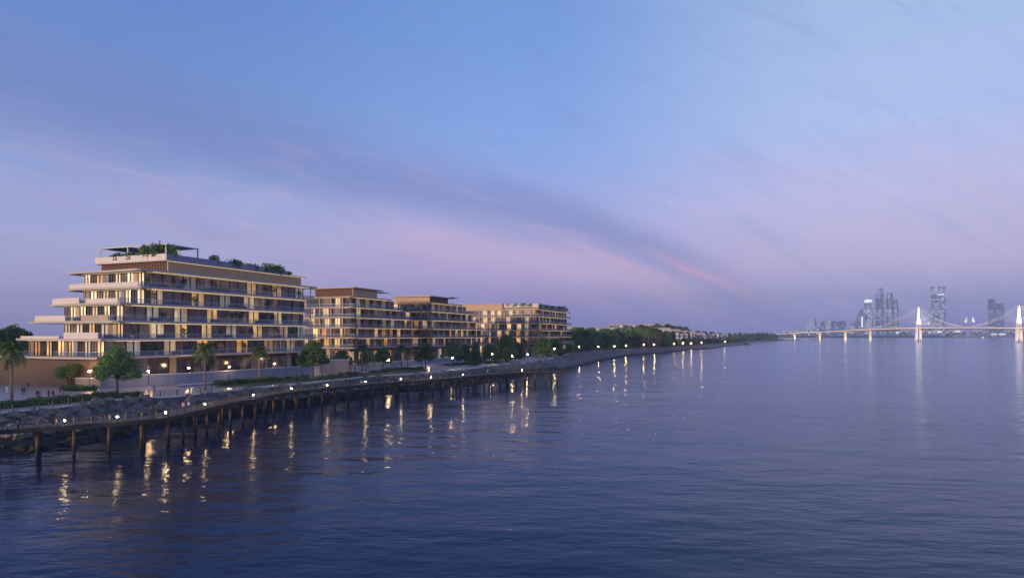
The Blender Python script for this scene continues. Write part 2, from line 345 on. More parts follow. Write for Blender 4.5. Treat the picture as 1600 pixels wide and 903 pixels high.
# ------------------------------------------------------------------ sky, sun
SUN_AZ, SUN_EL = math.atan2(-.60, -.76), math.radians(6)
def build_world():
    w = bpy.data.worlds.new('World'); sc.world = w; w.use_nodes = True
    nt = w.node_tree; N, L = nt.nodes, nt.links; N.clear()
    def mth(op, a, b=None, c=None, clamp=False):
        n = N.new('ShaderNodeMath'); n.operation = op; n.use_clamp = clamp
        for i, x in enumerate((a, b, c)):
            if x is None: continue
            if isinstance(x, (int, float)): n.inputs[i].default_value = x
            else: L.new(x, n.inputs[i])
        return n.outputs[0]
    def smooth(x, a, b):
        n = N.new('ShaderNodeMapRange'); n.interpolation_type = 'SMOOTHSTEP'
        n.inputs['From Min'].default_value = a; n.inputs['From Max'].default_value = b; L.new(x, n.inputs[0]); return n.outputs[0]
    def mix(f, a, b, mode='MIX'):
        n = N.new('ShaderNodeMix'); n.data_type = 'RGBA'; n.blend_type = mode
        for k, x in (('Factor', f), ('A', a), ('B', b)):
            if isinstance(x, (int, float)): n.inputs[k].default_value = x
            elif isinstance(x, tuple): n.inputs[k].default_value = x
            else: L.new(x, n.inputs[k])
        return n.outputs['Result']
    tc = N.new('ShaderNodeTexCoord'); sp = N.new('ShaderNodeSeparateXYZ'); L.new(tc.outputs['Generated'], sp.inputs[0])
    x, y, z = sp.outputs
    hl = mth('SQRT', mth('ADD', mth('MULTIPLY', x, x), mth('ADD', mth('MULTIPLY', y, y), 1e-5)))
    sx = mth('DIVIDE', x, hl)
    az = mth('MULTIPLY', mth('ARCTAN2', x, y), 180 / PI); el = mth('MULTIPLY', mth('ARCSINE', z), 180 / PI)
    def ramp(stops):
        r = N.new('ShaderNodeValToRGB'); L.new(z, r.inputs[0]); e = r.color_ramp.elements
        r.color_ramp.interpolation = 'EASE' if False else 'LINEAR'
        while len(e) < len(stops): e.new(.5)
        for k, (pos, c) in enumerate(stops): e[k].position = pos; e[k].color = lin(*c)
        return r.outputs['Color']
    left = ramp(((0, (150, 144, 194)), (.04, (172, 164, 208)), (.10, (172, 170, 214)), (.20, (146, 164, 216)), (.30, (102, 138, 197)), (.42, (90, 127, 197)), (1, (58, 88, 158))))
    midr = ramp(((0, (118, 124, 204)), (.04, (148, 138, 212)), (.09, (176, 157, 216)), (.18, (156, 166, 222)), (.28, (126, 160, 224)), (.42, (110, 148, 214)), (1, (62, 94, 165))))
    right = ramp(((0, (128, 138, 212)), (.04, (164, 162, 222)), (.10, (192, 177, 220)), (.19, (190, 184, 226)), (.28, (170, 188, 232)), (.42, (158, 183, 222)), (1, (66, 98, 168))))
    base = mix(smooth(sx, -.55, .05), left, midr); base = mix(smooth(sx, .02, .5), base, right)
    # drawn-out cloud streaks: noise in a rotated, stretched azimuth/elevation frame
    cb = N.new('ShaderNodeCombineXYZ')
    along = mth('ADD', mth('MULTIPLY', az, .95), mth('MULTIPLY', el, -.28)); across = mth('ADD', el, mth('MULTIPLY', az, .27))
    L.new(mth('MULTIPLY', along, .016), cb.inputs[0]); L.new(mth('MULTIPLY', across, .085), cb.inputs[1])
    nz = N.new('ShaderNodeTexNoise'); nz.inputs['Scale'].default_value = 1.7; nz.inputs['Detail'].default_value = 6; nz.inputs['Roughness'].default_value = .5
    nz.inputs['Distortion'].default_value = .4; L.new(cb.outputs[0], nz.inputs['Vector'])
    n2 = N.new('ShaderNodeTexNoise'); n2.inputs['Scale'].default_value = 5; n2.inputs['Detail'].default_value = 5; L.new(cb.outputs[0], n2.inputs['Vector'])
    wob = mth('MULTIPLY', mth('SUBTRACT', n2.outputs['Fac'], .5), 3.2)
    front = smooth(y, 0.0, .3)
    low = mth('SUBTRACT', 1, smooth(el, 8, 22))
    f1 = mth('MULTIPLY', smooth(nz.outputs['Fac'], .50, .72), mth('MULTIPLY', low, .45))
    base = mix(f1, base, lin(178, 152, 196))                       # pink-lavender veils low down
    f2 = mth('MULTIPLY', smooth(nz.outputs['Fac'], .48, .28), .22)
    base = mix(f2, base, lin(118, 138, 196))
    # the long dark band, dropping from upper left to the horizon right of the middle
    pos = mth('GREATER_THAN', az, 0)
    kk = mth('ADD', .0016, mth('MULTIPLY', pos, .0079))
    cen = mth('SUBTRACT', 11.4, mth('ADD', mth('MULTIPLY', az, .21), mth('MULTIPLY', mth('MULTIPLY', az, az), kk)))
    wid = mth('MAXIMUM', mth('SUBTRACT', 2.3, mth('MULTIPLY', az, .045)), .9)
    off = mth('ADD', mth('SUBTRACT', el, cen), mth('MULTIPLY', wob, .8))
    dd = mth('DIVIDE', off, wid)
    g = mth('EXPONENT', mth('MULTIPLY', mth('MULTIPLY', dd, dd), -1))
    win = mth('MULTIPLY', smooth(az, -75, -25), mth('SUBTRACT', 1, smooth(az, 12, 27)))
    dp0 = mth('DIVIDE', mth('ADD', off, mth('MULTIPLY', wid, 1.75)), mth('MULTIPLY', wid, .95))
    gp0 = mth('EXPONENT', mth('MULTIPLY', mth('MULTIPLY', dp0, dp0), -1))
    wp0 = mth('MULTIPLY', smooth(az, -26, -3), mth('SUBTRACT', 1, smooth(az, 11, 22)))
    base = mix(mth('MULTIPLY', mth('MULTIPLY', gp0, wp0), mth('MULTIPLY', front, .66)), base, lin(206, 176, 212))
    base = mix(mth('MULTIPLY', mth('MULTIPLY', g, win), mth('MULTIPLY', front, .60)), base, lin(106, 118, 182))
    # fine wisps
    c3 = N.new('ShaderNodeCombineXYZ'); L.new(mth('MULTIPLY', along, .05), c3.inputs[0]); L.new(mth('MULTIPLY', off, .30), c3.inputs[1])
    n3 = N.new('ShaderNodeTexNoise'); n3.inputs['Scale'].default_value = 2.2; n3.inputs['Detail'].default_value = 8; n3.inputs['Roughness'].default_value = .58; n3.inputs['Distortion'].default_value = .8; L.new(c3.outputs[0], n3.inputs['Vector'])
    base = mix(mth('MULTIPLY', smooth(n3.outputs['Fac'], .5, .75), mth('MULTIPLY', low, .36)), base, lin(204, 178, 214))
    base = mix(mth('MULTIPLY', smooth(n3.outputs['Fac'], .5, .28), .16), base, lin(104, 122, 188))
    # dusky bank over the horizon, centre to right
    dh = mth('DIVIDE', mth('SUBTRACT', el, mth('ADD', 1.6, mth('MULTIPLY', wob, .5))), 1.7)
    gh = mth('EXPONENT', mth('MULTIPLY', mth('MULTIPLY', dh, dh), -1))
    wh = mth('MULTIPLY', smooth(az, -12, 6), mth('SUBTRACT', 1, smooth(az, 16, 30)))
    base = mix(mth('MULTIPLY', mth('MULTIPLY', gh, wh), mth('MULTIPLY', front, .34)), base, lin(116, 120, 182))
    # the lit pink edge under the band
    for (c0, k, a0, wd, am, cc) in ((6.6, .44, 9.0, .38, .50, (214, 172, 206)), (5.6, .46, 15.8, .42, .46, (224, 162, 194)), (3.6, .2, 4, .7, .40, (186, 148, 196)), (6.4, .16, -9, 1.0, .35, (184, 158, 204))):
        ln = mth('SUBTRACT', c0, mth('MULTIPLY', mth('SUBTRACT', az, a0), k))
        dp = mth('DIVIDE', mth('ADD', mth('SUBTRACT', el, ln), mth('MULTIPLY', wob, .35)), wd)
        gp = mth('EXPONENT', mth('MULTIPLY', mth('MULTIPLY', dp, dp), -1))
        wp = mth('MULTIPLY', smooth(az, a0 - 7, a0), mth('SUBTRACT', 1, smooth(az, a0 + 1.5, a0 + 8)))
        base = mix(mth('MULTIPLY', mth('MULTIPLY', gp, wp), mth('MULTIPLY', front, am)), base, lin(*cc))
    bg = N.new('ShaderNodeBackground'); L.new(base, bg.inputs[0]); bg.inputs[1].default_value = 1.08
    sky = N.new('ShaderNodeTexSky'); sky.sky_type = 'NISHITA'; sky.sun_disc = False
    sky.sun_elevation = SUN_EL; sky.sun_rotation = SUN_AZ
    b2 = N.new('ShaderNodeBackground'); L.new(sky.outputs[0], b2.inputs[0]); b2.inputs[1].default_value = .02
    ad = N.new('ShaderNodeAddShader'); L.new(bg.outputs[0], ad.inputs[0]); L.new(b2.outputs[0], ad.inputs[1])
    o = N.new('ShaderNodeOutputWorld'); L.new(ad.outputs[0], o.inputs[0])
build_world()
sl = bpy.data.lights.new('sun', 'SUN'); so = bpy.data.objects.new('sun', sl); COL.objects.link(so)
sl.energy = 3.6; sl.angle = math.radians(4); sl.color = (1, .72, .46)
sd = Vector((math.sin(SUN_AZ) * math.cos(SUN_EL), math.cos(SUN_AZ) * math.cos(SUN_EL), math.sin(SUN_EL)))
so.rotation_euler = sd.to_track_quat('Z', 'Y').to_euler()

sc.view_settings.view_transform = 'Standard'; sc.view_settings.look = 'None'; sc.view_settings.gamma = 1; sc.view_settings.exposure = 0
cy = sc.cycles
cy.use_denoising = True
try: cy.denoiser = 'OPENIMAGEDENOISE'; cy.denoising_input_passes = 'RGB_ALBEDO_NORMAL'
except Exception: pass
cy.max_bounces = 5; cy.diffuse_bounces = 2; cy.glossy_bounces = 3; cy.transmission_bounces = 4; cy.transparent_max_bounces = 12; cy.volume_bounces = 0
cy.sample_clamp_indirect = 6; cy.sample_clamp_direct = 0; cy.caustics_reflective = False; cy.caustics_refractive = False
cy.blur_glossy = 0.3
cy.use_adaptive_sampling = False

# ------------------------------------------------------------------ shoreline
PZ = 4.0
edge_ctl = [P(-60, 652, PZ), P(0, 645, PZ), P(62, 639.5, PZ), P(124, 632, PZ), P(200, 623, PZ), P(276, 619, PZ), P(330, 613, PZ), P(400, 606, PZ), P(470, 600, PZ),
            P(540, 592, PZ), P(581, 588, PZ), P(689, 581, PZ), P(783, 570, PZ), P(822, 566.5, PZ), P(860, 560.5, PZ), P(880, 555.5, PZ), P(915, 550.5, PZ), P(961, 546.6, PZ),
            P(996, 545, PZ), P(1040, 542.5, PZ), P(1060, 541.2, PZ), P(1090, 540, PZ), P(1120, 537.6, PZ), P(1146, 535.5, PZ), Vector((392, 1088, PZ))]
edge_ctl = [Vector((-178, -90, PZ)), Vector((-168, -10, PZ)), Vector((-150, 52, PZ)), Vector((-115, 80, PZ))] + edge_ctl
edge_w = [14, 14, 16, 18, 18, 18, 17, 15, 12, 10, 9, 9, 10, 10, 10, 11, 12, 13, 15, 22, 24, 20, 17, 15, 14, 13, 12, 11, 10]
edge = resample(edge_ctl, 3.0)
def ctl_at(pt, vals):
    k = min(range(len(edge_ctl)), key=lambda i: (edge_ctl[i] - pt).length_squared)
    return vals[k]
en = right_normals(edge)
ew = [ctl_at(p, edge_w) for p in edge]
for _ in range(8): ew = [sum(ew[max(0, i - 2):i + 3]) / len(ew[max(0, i - 2):i + 3]) for i in range(len(ew))]

mb = MB(); R = 14000
mb.face([(-R, -2000, 0), (R, -2000, 0), (R, R * 2, 0), (-R, R * 2, 0)])
tag(mb.build('water', M['water']), kind='structure')

# land: promenade sheet + inland + the far spit
spit = [Vector((400, 1110, PZ)), Vector((420, 1230, PZ)), Vector((455, 1330, PZ)), P(1149, 532.4, 3.2), P(1180, 531.2, 3.2), P(1214, 529.6, 3.2)]
for q in spit[3:]: q.z = PZ
mb = MB()
outer = edge + spit + [Vector((P(1214, 529.6, 3.2).x - 10, 2900, PZ)), Vector((700, 4200, PZ)), Vector((-3000, 6200, PZ))]
for a, c in zip(outer[:-1], outer[1:]):            # the shore runs steadily away, so the land is one sheet of strips towards -X
    mb.quad(a, c, (-9000, max(c.y, a.y + .01), PZ), (-9000, a.y, PZ))
tag(mb.build('ground', M['land']), kind='structure')

# promenade paving: strip along the edge, 30 m wide, 4 mm above the ground
pe = [(p, n) for p, n in zip(edge, en) if p.y < 420]
mb = MB()
for (p, n), (q, m_) in zip(pe[:-1], pe[1:]):
    a = p - n * .5; b = q - m_ * .5
    mb.quad((a.x, a.y, PZ + .004), (b.x, b.y, PZ + .004), (b.x - 60, b.y + 26, PZ + .004), (a.x - 60, a.y + 26, PZ + .004))
tag(mb.build('promenade', M['paving']), kind='structure')
mb = MB()
for (p, n), (q, m_) in zip(pe[:-1], pe[1:]):      # kerb
    for s0, s1, z0, z1 in ((-.5, .25, PZ + .14, PZ + .14),):
        a0, a1, b0, b1 = p + n * s0, p + n * s1, q + m_ * s0, q + m_ * s1
        for v in (a0, a1, b0, b1): v.z = PZ + .14
        mb.quad(a1, b1, b0, a0)
        lo = lambda v, z=PZ - .6: Vector((v.x, v.y, z))
        mb.quad(lo(a1), lo(b1), b1, a1); mb.quad(lo(b0), lo(a0), a0, b0)
tag(mb.build('kerb', M['coping']), kind='structure')

# bank
mb = MB(); NR = 7
rows = []
for i, (p, n, w) in enumerate(zip(edge, en, ew)):
    row = []
    for j in range(NR + 1):
        t = j / NR
        q = p + n * (w * t * 1.12 + .2); q.z = PZ - .05 - (PZ + 1.1) * t ** (.85)
        if 0 < j: q += Vector((0, 0, noise.noise(q * .35) * .55)) + n * noise.noise(q * .2 + Vector((9, 3, 1))) * 1.2
        row.append(q)
    rows.append(row)
base_n = 0
for row in rows: mb.v += [tuple(q) for q in row]
for i in range(len(rows) - 1):
    for j in range(NR):
        a = i * (NR + 1) + j; mb.f.append((a, a + 1, a + NR + 2, a + NR + 1)); mb.m.append(1 if edge[i].y > 275 + 25 * noise.noise(Vector((i * .3, j, 0))) else 0)
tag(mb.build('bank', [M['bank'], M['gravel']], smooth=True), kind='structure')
# low shelving bank round the far spit
mb = MB(); sp2 = [edge[-1]] + spit + [Vector((P(1214, 529.6, 3.2).x - 10, 2900, PZ))]
sp2 = resample(sp2, 20); sn = right_normals(sp2)
for i in range(len(sp2) - 1):
    a, b = sp2[i], sp2[i + 1]; c, d_ = a + sn[i] * 16, b + sn[i + 1] * 16
    c = Vector((c.x, c.y, -.6)); d_ = Vector((d_.x, d_.y, -.6)); mb.quad(a, c, d_, b)
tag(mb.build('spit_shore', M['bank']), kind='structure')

def bank_pt(i, t):
    row = rows[i]; x = t * NR; j = min(int(x), NR - 1); return row[j].lerp(row[j + 1], x - j)

# boulders
rock_meshes = []
for k in range(14):
    r = random.Random(40 + k % 7); mb = MB(); vs, fs = ICO[2 if k < 7 else 3]
    off = Vector((r.random() * 50, r.random() * 50, 0)); sq = (1, .7 + .3 * r.random(), .55 + .25 * r.random())
    for v in vs:
        q = Vector(v); s = 1 + .45 * noise.noise(q * 1.2 + off) + .2 * noise.noise(q * 2.7 + off) + (.16 * abs(noise.noise(q * 5 + off)) + .07 * noise.noise(q * 11 + off) - .1 * max(0, noise.noise(q * 1.7 - off)) if k >= 7 else 0)
        mb.v.append((q.x * s * sq[0], q.y * s * sq[1], q.z * s * sq[2]))
    mb.f = list(fs); mb.m = [0] * len(fs)
    me = bpy.data.meshes.new('boulder'); me.from_pydata(mb.v, [], mb.f); me.materials.append(M['rock']); rock_meshes.append(me)
cand = []
r = random.Random(5)
for i in range(len(edge)):
    if edge[i].y > 800: break
    if edge[i].x < -100: continue
    nn = int(3.0 * ew[i] * (.7 if edge[i].y < 300 else .3))
    for k in range(nn):
        t = r.random(); ii = min(i, len(rows) - 2)
        q = bank_pt(ii, t).lerp(bank_pt(ii + 1, t), r.random())
        s = r.choice((.4, .5, .6, .7, .85, 1.0, 1.2)) * (1 if q.y < 230 else (.8 if q.y < 300 else .95))
        cand.append((s / q.y, q, s, k))
cand.sort(key=lambda c: -c[0])
stuff_rocks = MB()
n_b = 0
for (_, q, s, k) in cand:
    if q.z < -.4: continue
    rot = (r.uniform(0, 6), r.uniform(-.4, .4), r.uniform(0, 6))
    if n_b < 290 and q.z > .4 and q.y < 190 and (q.x / q.y) > -.86:
        o = bpy.data.objects.new('boulder', rock_meshes[7 + n_b % 7]); COL.objects.link(o)
        o.location = q; o.scale = (s, s, s); o.rotation_euler = (rot[1], rot[1], rot[2]); n_b += 1
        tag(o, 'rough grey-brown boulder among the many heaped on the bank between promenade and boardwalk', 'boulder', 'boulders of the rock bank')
    else:
        me = rock_meshes[k % 7]; fm = 1 if q.y > 300 else 0; Mx = Matrix.Translation(q) @ Matrix.Rotation(rot[2], 4, 'Z') @ Matrix.Scale(s, 4)
        vs = [v.co for v in me.vertices]; stuff_rocks.add(vs, [tuple(p.vertices) for p in me.polygons], [fm] * len(me.polygons), Mx)
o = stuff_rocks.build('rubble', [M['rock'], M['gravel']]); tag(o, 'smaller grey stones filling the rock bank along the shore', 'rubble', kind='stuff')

# ------------------------------------------------------------------ boardwalk on piles
DZ = 3.9
dk = [(-60, 681), (0, 673.5), (93, 667), (155, 662), (200, 659), (259, 653.5), (291, 647), (327, 638), (370, 628.5), (400, 623.5), (430, 617), (464, 612), (520, 606), (565, 602),
      (624, 597), (700, 592), (746, 587.5), (819, 582), (890, 580)]
deck_out = resample([P(a, b, DZ) for a, b in dk], 1.0)
dn = right_normals(deck_out); DW = 5.2
bw = tag(empty('boardwalk', deck_out[0].copy()), 'long curved timber boardwalk standing on brown piles over the water', 'boardwalk')
b0 = deck_out[0]
mb = MB(); mbe = MB()
for i in range(len(deck_out) - 1):
    p, q = deck_out[i] - b0, deck_out[i + 1] - b0; n, m_ = dn[i], dn[i + 1]
    pi_, qi = p - n * DW, q - m_ * DW; t = Vector((0, 0, .14)); h = Vector((0, 0, -.45))
    mb.quad(p, q, qi, pi_); mb.quad(pi_ + h * .3, qi + h * .3, q + h * .3, p + h * .3)
    mbe.quad(p + h + n * .05, q + h + m_ * .05, q + m_ * .05 + t, p + n * .05 + t)     # fascia
    mbe.quad(p + h + n * .05, p + h - n * .2, q + h - m_ * .2, q + h + m_ * .05)
    mbe.quad(p + t + n * .05, q + t + m_ * .05, q + t - m_ * .2, p + t - n * .2); mbe.quad(p + t - n * .2, q + t - m_ * .2, q - m_ * .2, p - n * .2)
    mbe.quad(qi + h, pi_ + h, pi_, qi)
mb.build('deck_surface', M['deck'], bw); mbe.build('edge_beam', M['edgebeam'], bw)
acc = 0; npile = 0
for i in range(2, len(deck_out) - 1):
    st = 4
    if i % st: continue
    for side in (.35, DW - .6):
        if side > 1 and (i // st) % 2: continue
        c = deck_out[i] - b0 - dn[i] * side
        if npile >= 98: continue
        mb = MB(); rr = .19 + .05 * rnd.random()
        mb.tube([(c.x + rnd.uniform(-.05, .05), c.y, -DZ - 1.2), (c.x, c.y, -.42)], [rr * 1.1, rr], 8)
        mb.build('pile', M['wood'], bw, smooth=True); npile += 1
    c0, c1 = deck_out[i] - b0 - dn[i] * .1, deck_out[i] - b0 - dn[i] * (DW - .1); z = Vector((0, 0, -.58))
    if npile < 98:
        mb = MB(); mb.beam(c0 + z, c1 + z, .25, .28); mb.build('crossbeam', M['wood'], bw)
# end of the pier: return piles
# railings
def railing(name, pts, ns, off, h, step_post, bar, label, base_z):
    rt = tag(empty(name, pts[0] + Vector((0, 0, 0))), label, 'railing')
    o0 = pts[0]; L_ = [p - o0 - n * off for p, n in zip(pts, ns)]
    mb = MB()
    for a, b in zip(L_[:-1], L_[1:]):
        mb.beam(a + Vector((0, 0, h)), b + Vector((0, 0, h)), .07, .05)
    mb.build('handrail', M['darkmetal'], rt)
    mbb = MB()
    for i in range(len(L_) - 1):
        a, b = L_[i], L_[i + 1]; k = max(1, int((b - a).length / bar))
        for j in range(k):
            c = a.lerp(b, j / k); mbb.beam(c + Vector((0, 0, .02)), c + Vector((0, 0, h)), .05, .05)
    mbb.build('baluster', M['darkmetal'], rt, kind='stuff')
    for i in range(0, len(L_), step_post):
        mb = MB(); c = L_[i]; mb.box(c.x - .08, c.x + .08, c.y - .08, c.y + .08, 0, h + .03); mb.build('post', M['darkmetal'], rt)
    return rt
railing('deck_railing', deck_out, dn, .3, 1.15, 2, .5, 'dark metal railing with thin bars along the seaward boardwalk edge', DZ)
pr = [(p, n) for p, n in zip(edge, en) if p.x > -88 and p.y < 215]
railing('promenade_railing', [p + Vector((0, 0, .14)) for p, n in pr], [n for p, n in pr], .1, 1.1, 1, .6, 'dark metal railing on the promenade kerb above the rock bank', PZ)

# deck lamps
for k, (px, py) in enumerate([(103, 661), (180, 654), (263, 647), (326, 633), (400, 615), (458, 606), (513, 603), (575, 598), (628, 593), (678, 589), (728, 582), (818, 577)]):
    q0 = min(range(len(deck_out)), key=lambda i: abs((deck_out[i].x / deck_out[i].y) * 1000 + 800 - px)); c = deck_out[q0] - dn[q0] * .75
    t = empty('deck_lamp', (c.x, c.y, DZ))
    tag(t, 'small lit deck lamp on the boardwalk edge, %s from the left end' % ORD[k], 'deck lamp', 'low lamps along the boardwalk')
    mb = MB(); mb.tube([(0, 0, 0), (0, 0, .62)], .07, 8); mb.box(-.13, .13, -.13, .13, 0, .04); mb.build('post', M['darkmetal'], t)
    mb = MB(); mb.ico((0, 0, .74), .125, 1); mb.build('lens', M['decklamp'], t, smooth=True)

# ------------------------------------------------------------------ trees
def crown_leaves(seed, clumps, n, size, flat=.0):
    r = random.Random(seed); mb = MB()
    wsum = sum(c[1] ** 2 for c in clumps)
    for (c, rad, sq) in clumps:
        for _ in range(int(n * rad * rad / wsum)):
            d = Vector((r.gauss(0, 1), r.gauss(0, 1), r.gauss(0, 1))).normalized() * (rad * (.45 + .6 * r.random() ** .6) * (1.3 if r.random() < .12 else 1))
            q = Vector(c) + Vector((d.x, d.y, d.z * sq))
            a = Vector((r.gauss(0, 1), r.gauss(0, 1), r.gauss(0, .7))).normalized(); b = a.cross(Vector((r.gauss(0, 1), r.gauss(0, 1), r.gauss(0, 1)))).normalized()
            s = size * r.uniform(.6, 1.3)
            mb.face((q - a * s, q + b * s * .55, q + a * s, q - b * s * .55))
    return mb
def make_tree(seed, n, size, form='round', leaf='leaf'):
    """unit tree about 10 m tall with a 9 m crown; scaled when placed"""
    r = random.Random(seed); t = empty('broadleaf_tree')
    tr = MB(); clumps = []
    if form == 'round':
        th = 3.0
        tr.tube([(0, 0, -.2), (.08, .05, th * .5), (0, .1, th), (.1, .2, 5.5)], [.26, .2, .17, .1], 8)
        for k in range(12):
            an = k * 2.4 + r.random(); z = 3.6 + 4.2 * (k / 11); rr = (3.5 - 2.2 * (k / 11)) * r.uniform(.72, 1.0)
            end = (math.cos(an) * rr, math.sin(an) * rr, z)
            tr.tube([(0, .1, th - .3 + .25 * (k % 4)), (end[0] * .5, end[1] * .5, th + (z - th) * .62), end], [.1, .07, .03], 5)
            clumps.append((end, r.uniform(1.15, 1.75), .78))
        for k in range(5):
            an = k * 1.3 + r.random(); clumps.append(((math.cos(an) * .8, math.sin(an) * .8, r.uniform(7.2, 8.8)), r.uniform(.9, 1.3), .85))
        clumps.append(((0, 0, 5.4), 2.2, .8))
        for k in range(6):
            an = k * 1.05 + r.random(); clumps.append(((math.cos(an) * 3.4, math.sin(an) * 3.4, r.uniform(3.4, 5.6)), r.uniform(.7, 1.1), .7))
    elif form == 'bush':
        tr.tube([(0, 0, -.2), (.05, .05, 2), (.1, .1, 5)], [.25, .18, .08], 6)
        for k in range(15):
            an = k * 2.4 + r.random(); z = 1.3 + 6.6 * (k / 14); rr = (3.7 - 2.6 * (k / 14) ** 1.6) * r.uniform(.65, 1.0)
            clumps.append(((math.cos(an) * rr, math.sin(an) * rr, z), r.uniform(1.2, 1.9), .8))
            if k % 4 == 0: tr.tube([(0, 0, 1 + z * .4), (math.cos(an) * rr * .8, math.sin(an) * rr * .8, z)], [.09, .03], 4)
        clumps.append(((0, 0, 4.2), 2.6, .9)); clumps.append(((.3, 0, 8.2), 1.4, .8))
    elif form == 'cone':
        tr.tube([(0, 0, -.2), (0, 0, 8)], [.22, .05], 7)
        for k in range(16):
            z = 1.2 + k * .55; rr = max(.3, 2.3 * (1 - (z - 1) / 9.6)); an = k * 2.4
            clumps.append(((math.cos(an) * rr * .6, math.sin(an) * rr * .6, z), .55 + rr * .5, .8))
    elif form == 'multi':
        for k in range(6):
            an = k * 1.05 + r.random() * .5; rr = r.uniform(2.0, 3.8); z = r.uniform(5.5, 8)
            end = (math.cos(an) * rr, math.sin(an) * rr, z)
            tr.tube([(math.cos(an) * .25, math.sin(an) * .25, -.2), (end[0] * .45, end[1] * .45, z * .5), end], [.16, .12, .05], 6)
            clumps.append((end, r.uniform(1.6, 2.2), .85)); clumps.append(((end[0] * .5, end[1] * .5, z + .6), r.uniform(1.5, 1.9), .8)); clumps.append(((end[0] * 1.1, end[1] * 1.1, z - 2), r.uniform(1.2, 1.6), .9))
    tr.build('trunk', M['bark'], t, smooth=True)
    crown_leaves(seed + 1, clumps, n, size).build('crown', M[leaf], t)
    return t
def make_palm(seed, fronds=26, ll=13):
    r = random.Random(seed); t = empty('palm_tree')
    tr = MB(); tr.tube([(0, 0, -.2), (.05, 0, 2.5), (.0, .06, 5), (.05, 0, 8.2)], [.32, .22, .2, .22], 9); tr.build('trunk', M['palmbark'], t, smooth=True)
    mb = MB(); top = Vector((.05, 0, 8.2))
    for k in range(fronds):
        an = k * 2.399; up = 1.25 - 1.9 * (k / fronds); Lf = r.uniform(2.5, 3.2)
        d = Vector((math.cos(an), math.sin(an), 0)); pts = []
        for s in range(ll):
            u = s / (ll - 1); e = up - 1.5 * u * u
            pts.append(top + d * (Lf * u * math.cos(up * .75) * (1 - .12 * u)) + Vector((0, 0, Lf * (math.sin(up) * u - .55 * u * u))))
        side = d.cross(Vector((0, 0, 1)))
        for s in range(ll - 1):
            a, b = pts[s], pts[s + 1]; u = s / ll
            wv = .04 * (1 - u) + .012; mb.quad(a - side * wv, a + side * wv, b + side * wv, b - side * wv)
            for sg in (-1, 1):
                wl = .85 * (1 - abs(u - .42) * 1.2) + .1; tip = a + side * (sg * wl) + (b - a) * 1.3 + Vector((0, 0, -.32 * wl - .1 * r.random()))
                mb.face((a, a.lerp(b, 1.0), tip))
    mb.build('crown', M['palm'], t)
    return t
def make_shrub(seed, n, leaf):
    t = empty('shrub'); r = random.Random(seed)
    cl = [((r.uniform(-.5, .5), r.uniform(-.5, .5), .35 + .25 * r.random()), r.uniform(.4, .62), .8) for _ in range(5)]
    crown_leaves(seed, cl, n, .12).build('foliage', M[leaf], t)
    tr = MB()
    for k in range(4): tr.tube([(0, 0, 0), (.3 * math.cos(k * 1.6), .3 * math.sin(k * 1.6), .5)], [.03, .015], 4)
    tr.build('stem', M['bark'], t)
    return t
protos = {
    'near': make_tree(11, 11000, .2, leaf='leaf2'), 'near2': make_tree(12, 10500, .2, leaf='leaf'),
    'mid': make_tree(13, 4200, .33), 'mid2': make_tree(14, 4200, .33, leaf='leafd'), 'mid3': make_tree(15, 4000, .33, leaf='leaf2'),
    'far': make_tree(16, 1700, .55, 'bush', 'leafd'), 'far2': make_tree(17, 1700, .55, 'bush'), 'cone': make_tree(18, 3000, .26, 'cone', 'leafd'), 'multi': make_tree(19, 9500, .19, 'multi', 'leaf2'),
    'grove': make_tree(21, 4600, .34, 'bush'), 'grove2': make_tree(22, 4600, .34, 'bush', 'leafd'),
    'palm': make_palm(3, 36), 'palm2': make_palm(4, 32), 'palmfar': make_palm(5, 24, 9),
    'shrub': make_shrub(6, 420, 'leafd'), 'shrub2': make_shrub(7, 420, 'leaf'),
}
used = set()
def plant(kind, loc, h, w, label, cat='tree', group=None, name=None):
    """kind's first use places the prototype itself, later ones a copy; h, w: height and width in metres"""
    pr = protos[kind]
    o = pr if kind not in used else copy_tree(pr)
    used.add(kind)
    H, Wd = {'cone': (10, 4.6), 'palm': (9.8, 6), 'palm2': (9.8, 6), 'palmfar': (9.8, 6), 'multi': (9, 10.5), 'shrub': (1, 1.7), 'shrub2': (1, 1.7)}.get(kind, (9.8, 8.6))
    o.location = loc; o.scale = (w / Wd, w / Wd, h / H); o.rotation_euler = (0, 0, rnd.uniform(0, 6.28))
    if name: o.name = name
    tag(o, label, cat, group)
    return o
plant('near', P(183, 614, PZ), 10.0, 9.3, 'leafy round tree on a single trunk in front of the near apartment building')
plant('multi', P(112, 605, PZ), 5.4, 8.2, 'low spreading multi-stemmed tree in the planter beside the brown wall')
plant('near2', P(490, 590, PZ), 11.4, 9.4, 'tall leafy tree in front of the gap between the first and second buildings')
plant('palm', P(18, 631, PZ), 11.6, 6.0, 'tall palm at the left end of the promenade', group='promenade palms')
plant('palm2', P(320, 609, PZ), 11.2, 6.4, 'palm with drooping fronds beside the promenade railing before the near building', group='promenade palms')
plant('palm', P(405, 595, PZ), 9.8, 6.4, 'palm above the lawn in front of the right end of the near building', group='promenade palms')
plant('palm2', P(566, 580, PZ), 9.6, 7, 'palm in front of the second apartment building beside the cream wall', group='promenade palms')
plant('mid3', P(572, 579, PZ), 7.4, 6.5, 'bushy small tree crowding the palm before the second building')
plant('palm', P(627, 573, PZ), 9.0, 6, 'palm on the dark ground cover before the third building', group='promenade palms')
plant('palm2', P(637, 572, PZ), 7.4, 5.2, 'shorter palm close beside another before the third building', group='promenade palms')
plant('mid2', P(665, 575, PZ), 9.2, 8.6, 'dark umbrella-shaped tree left of the third building lamp')
plant('mid', P(707, 569, PZ), 9.8, 10.5, 'broad tree on the promenade before the third apartment building')
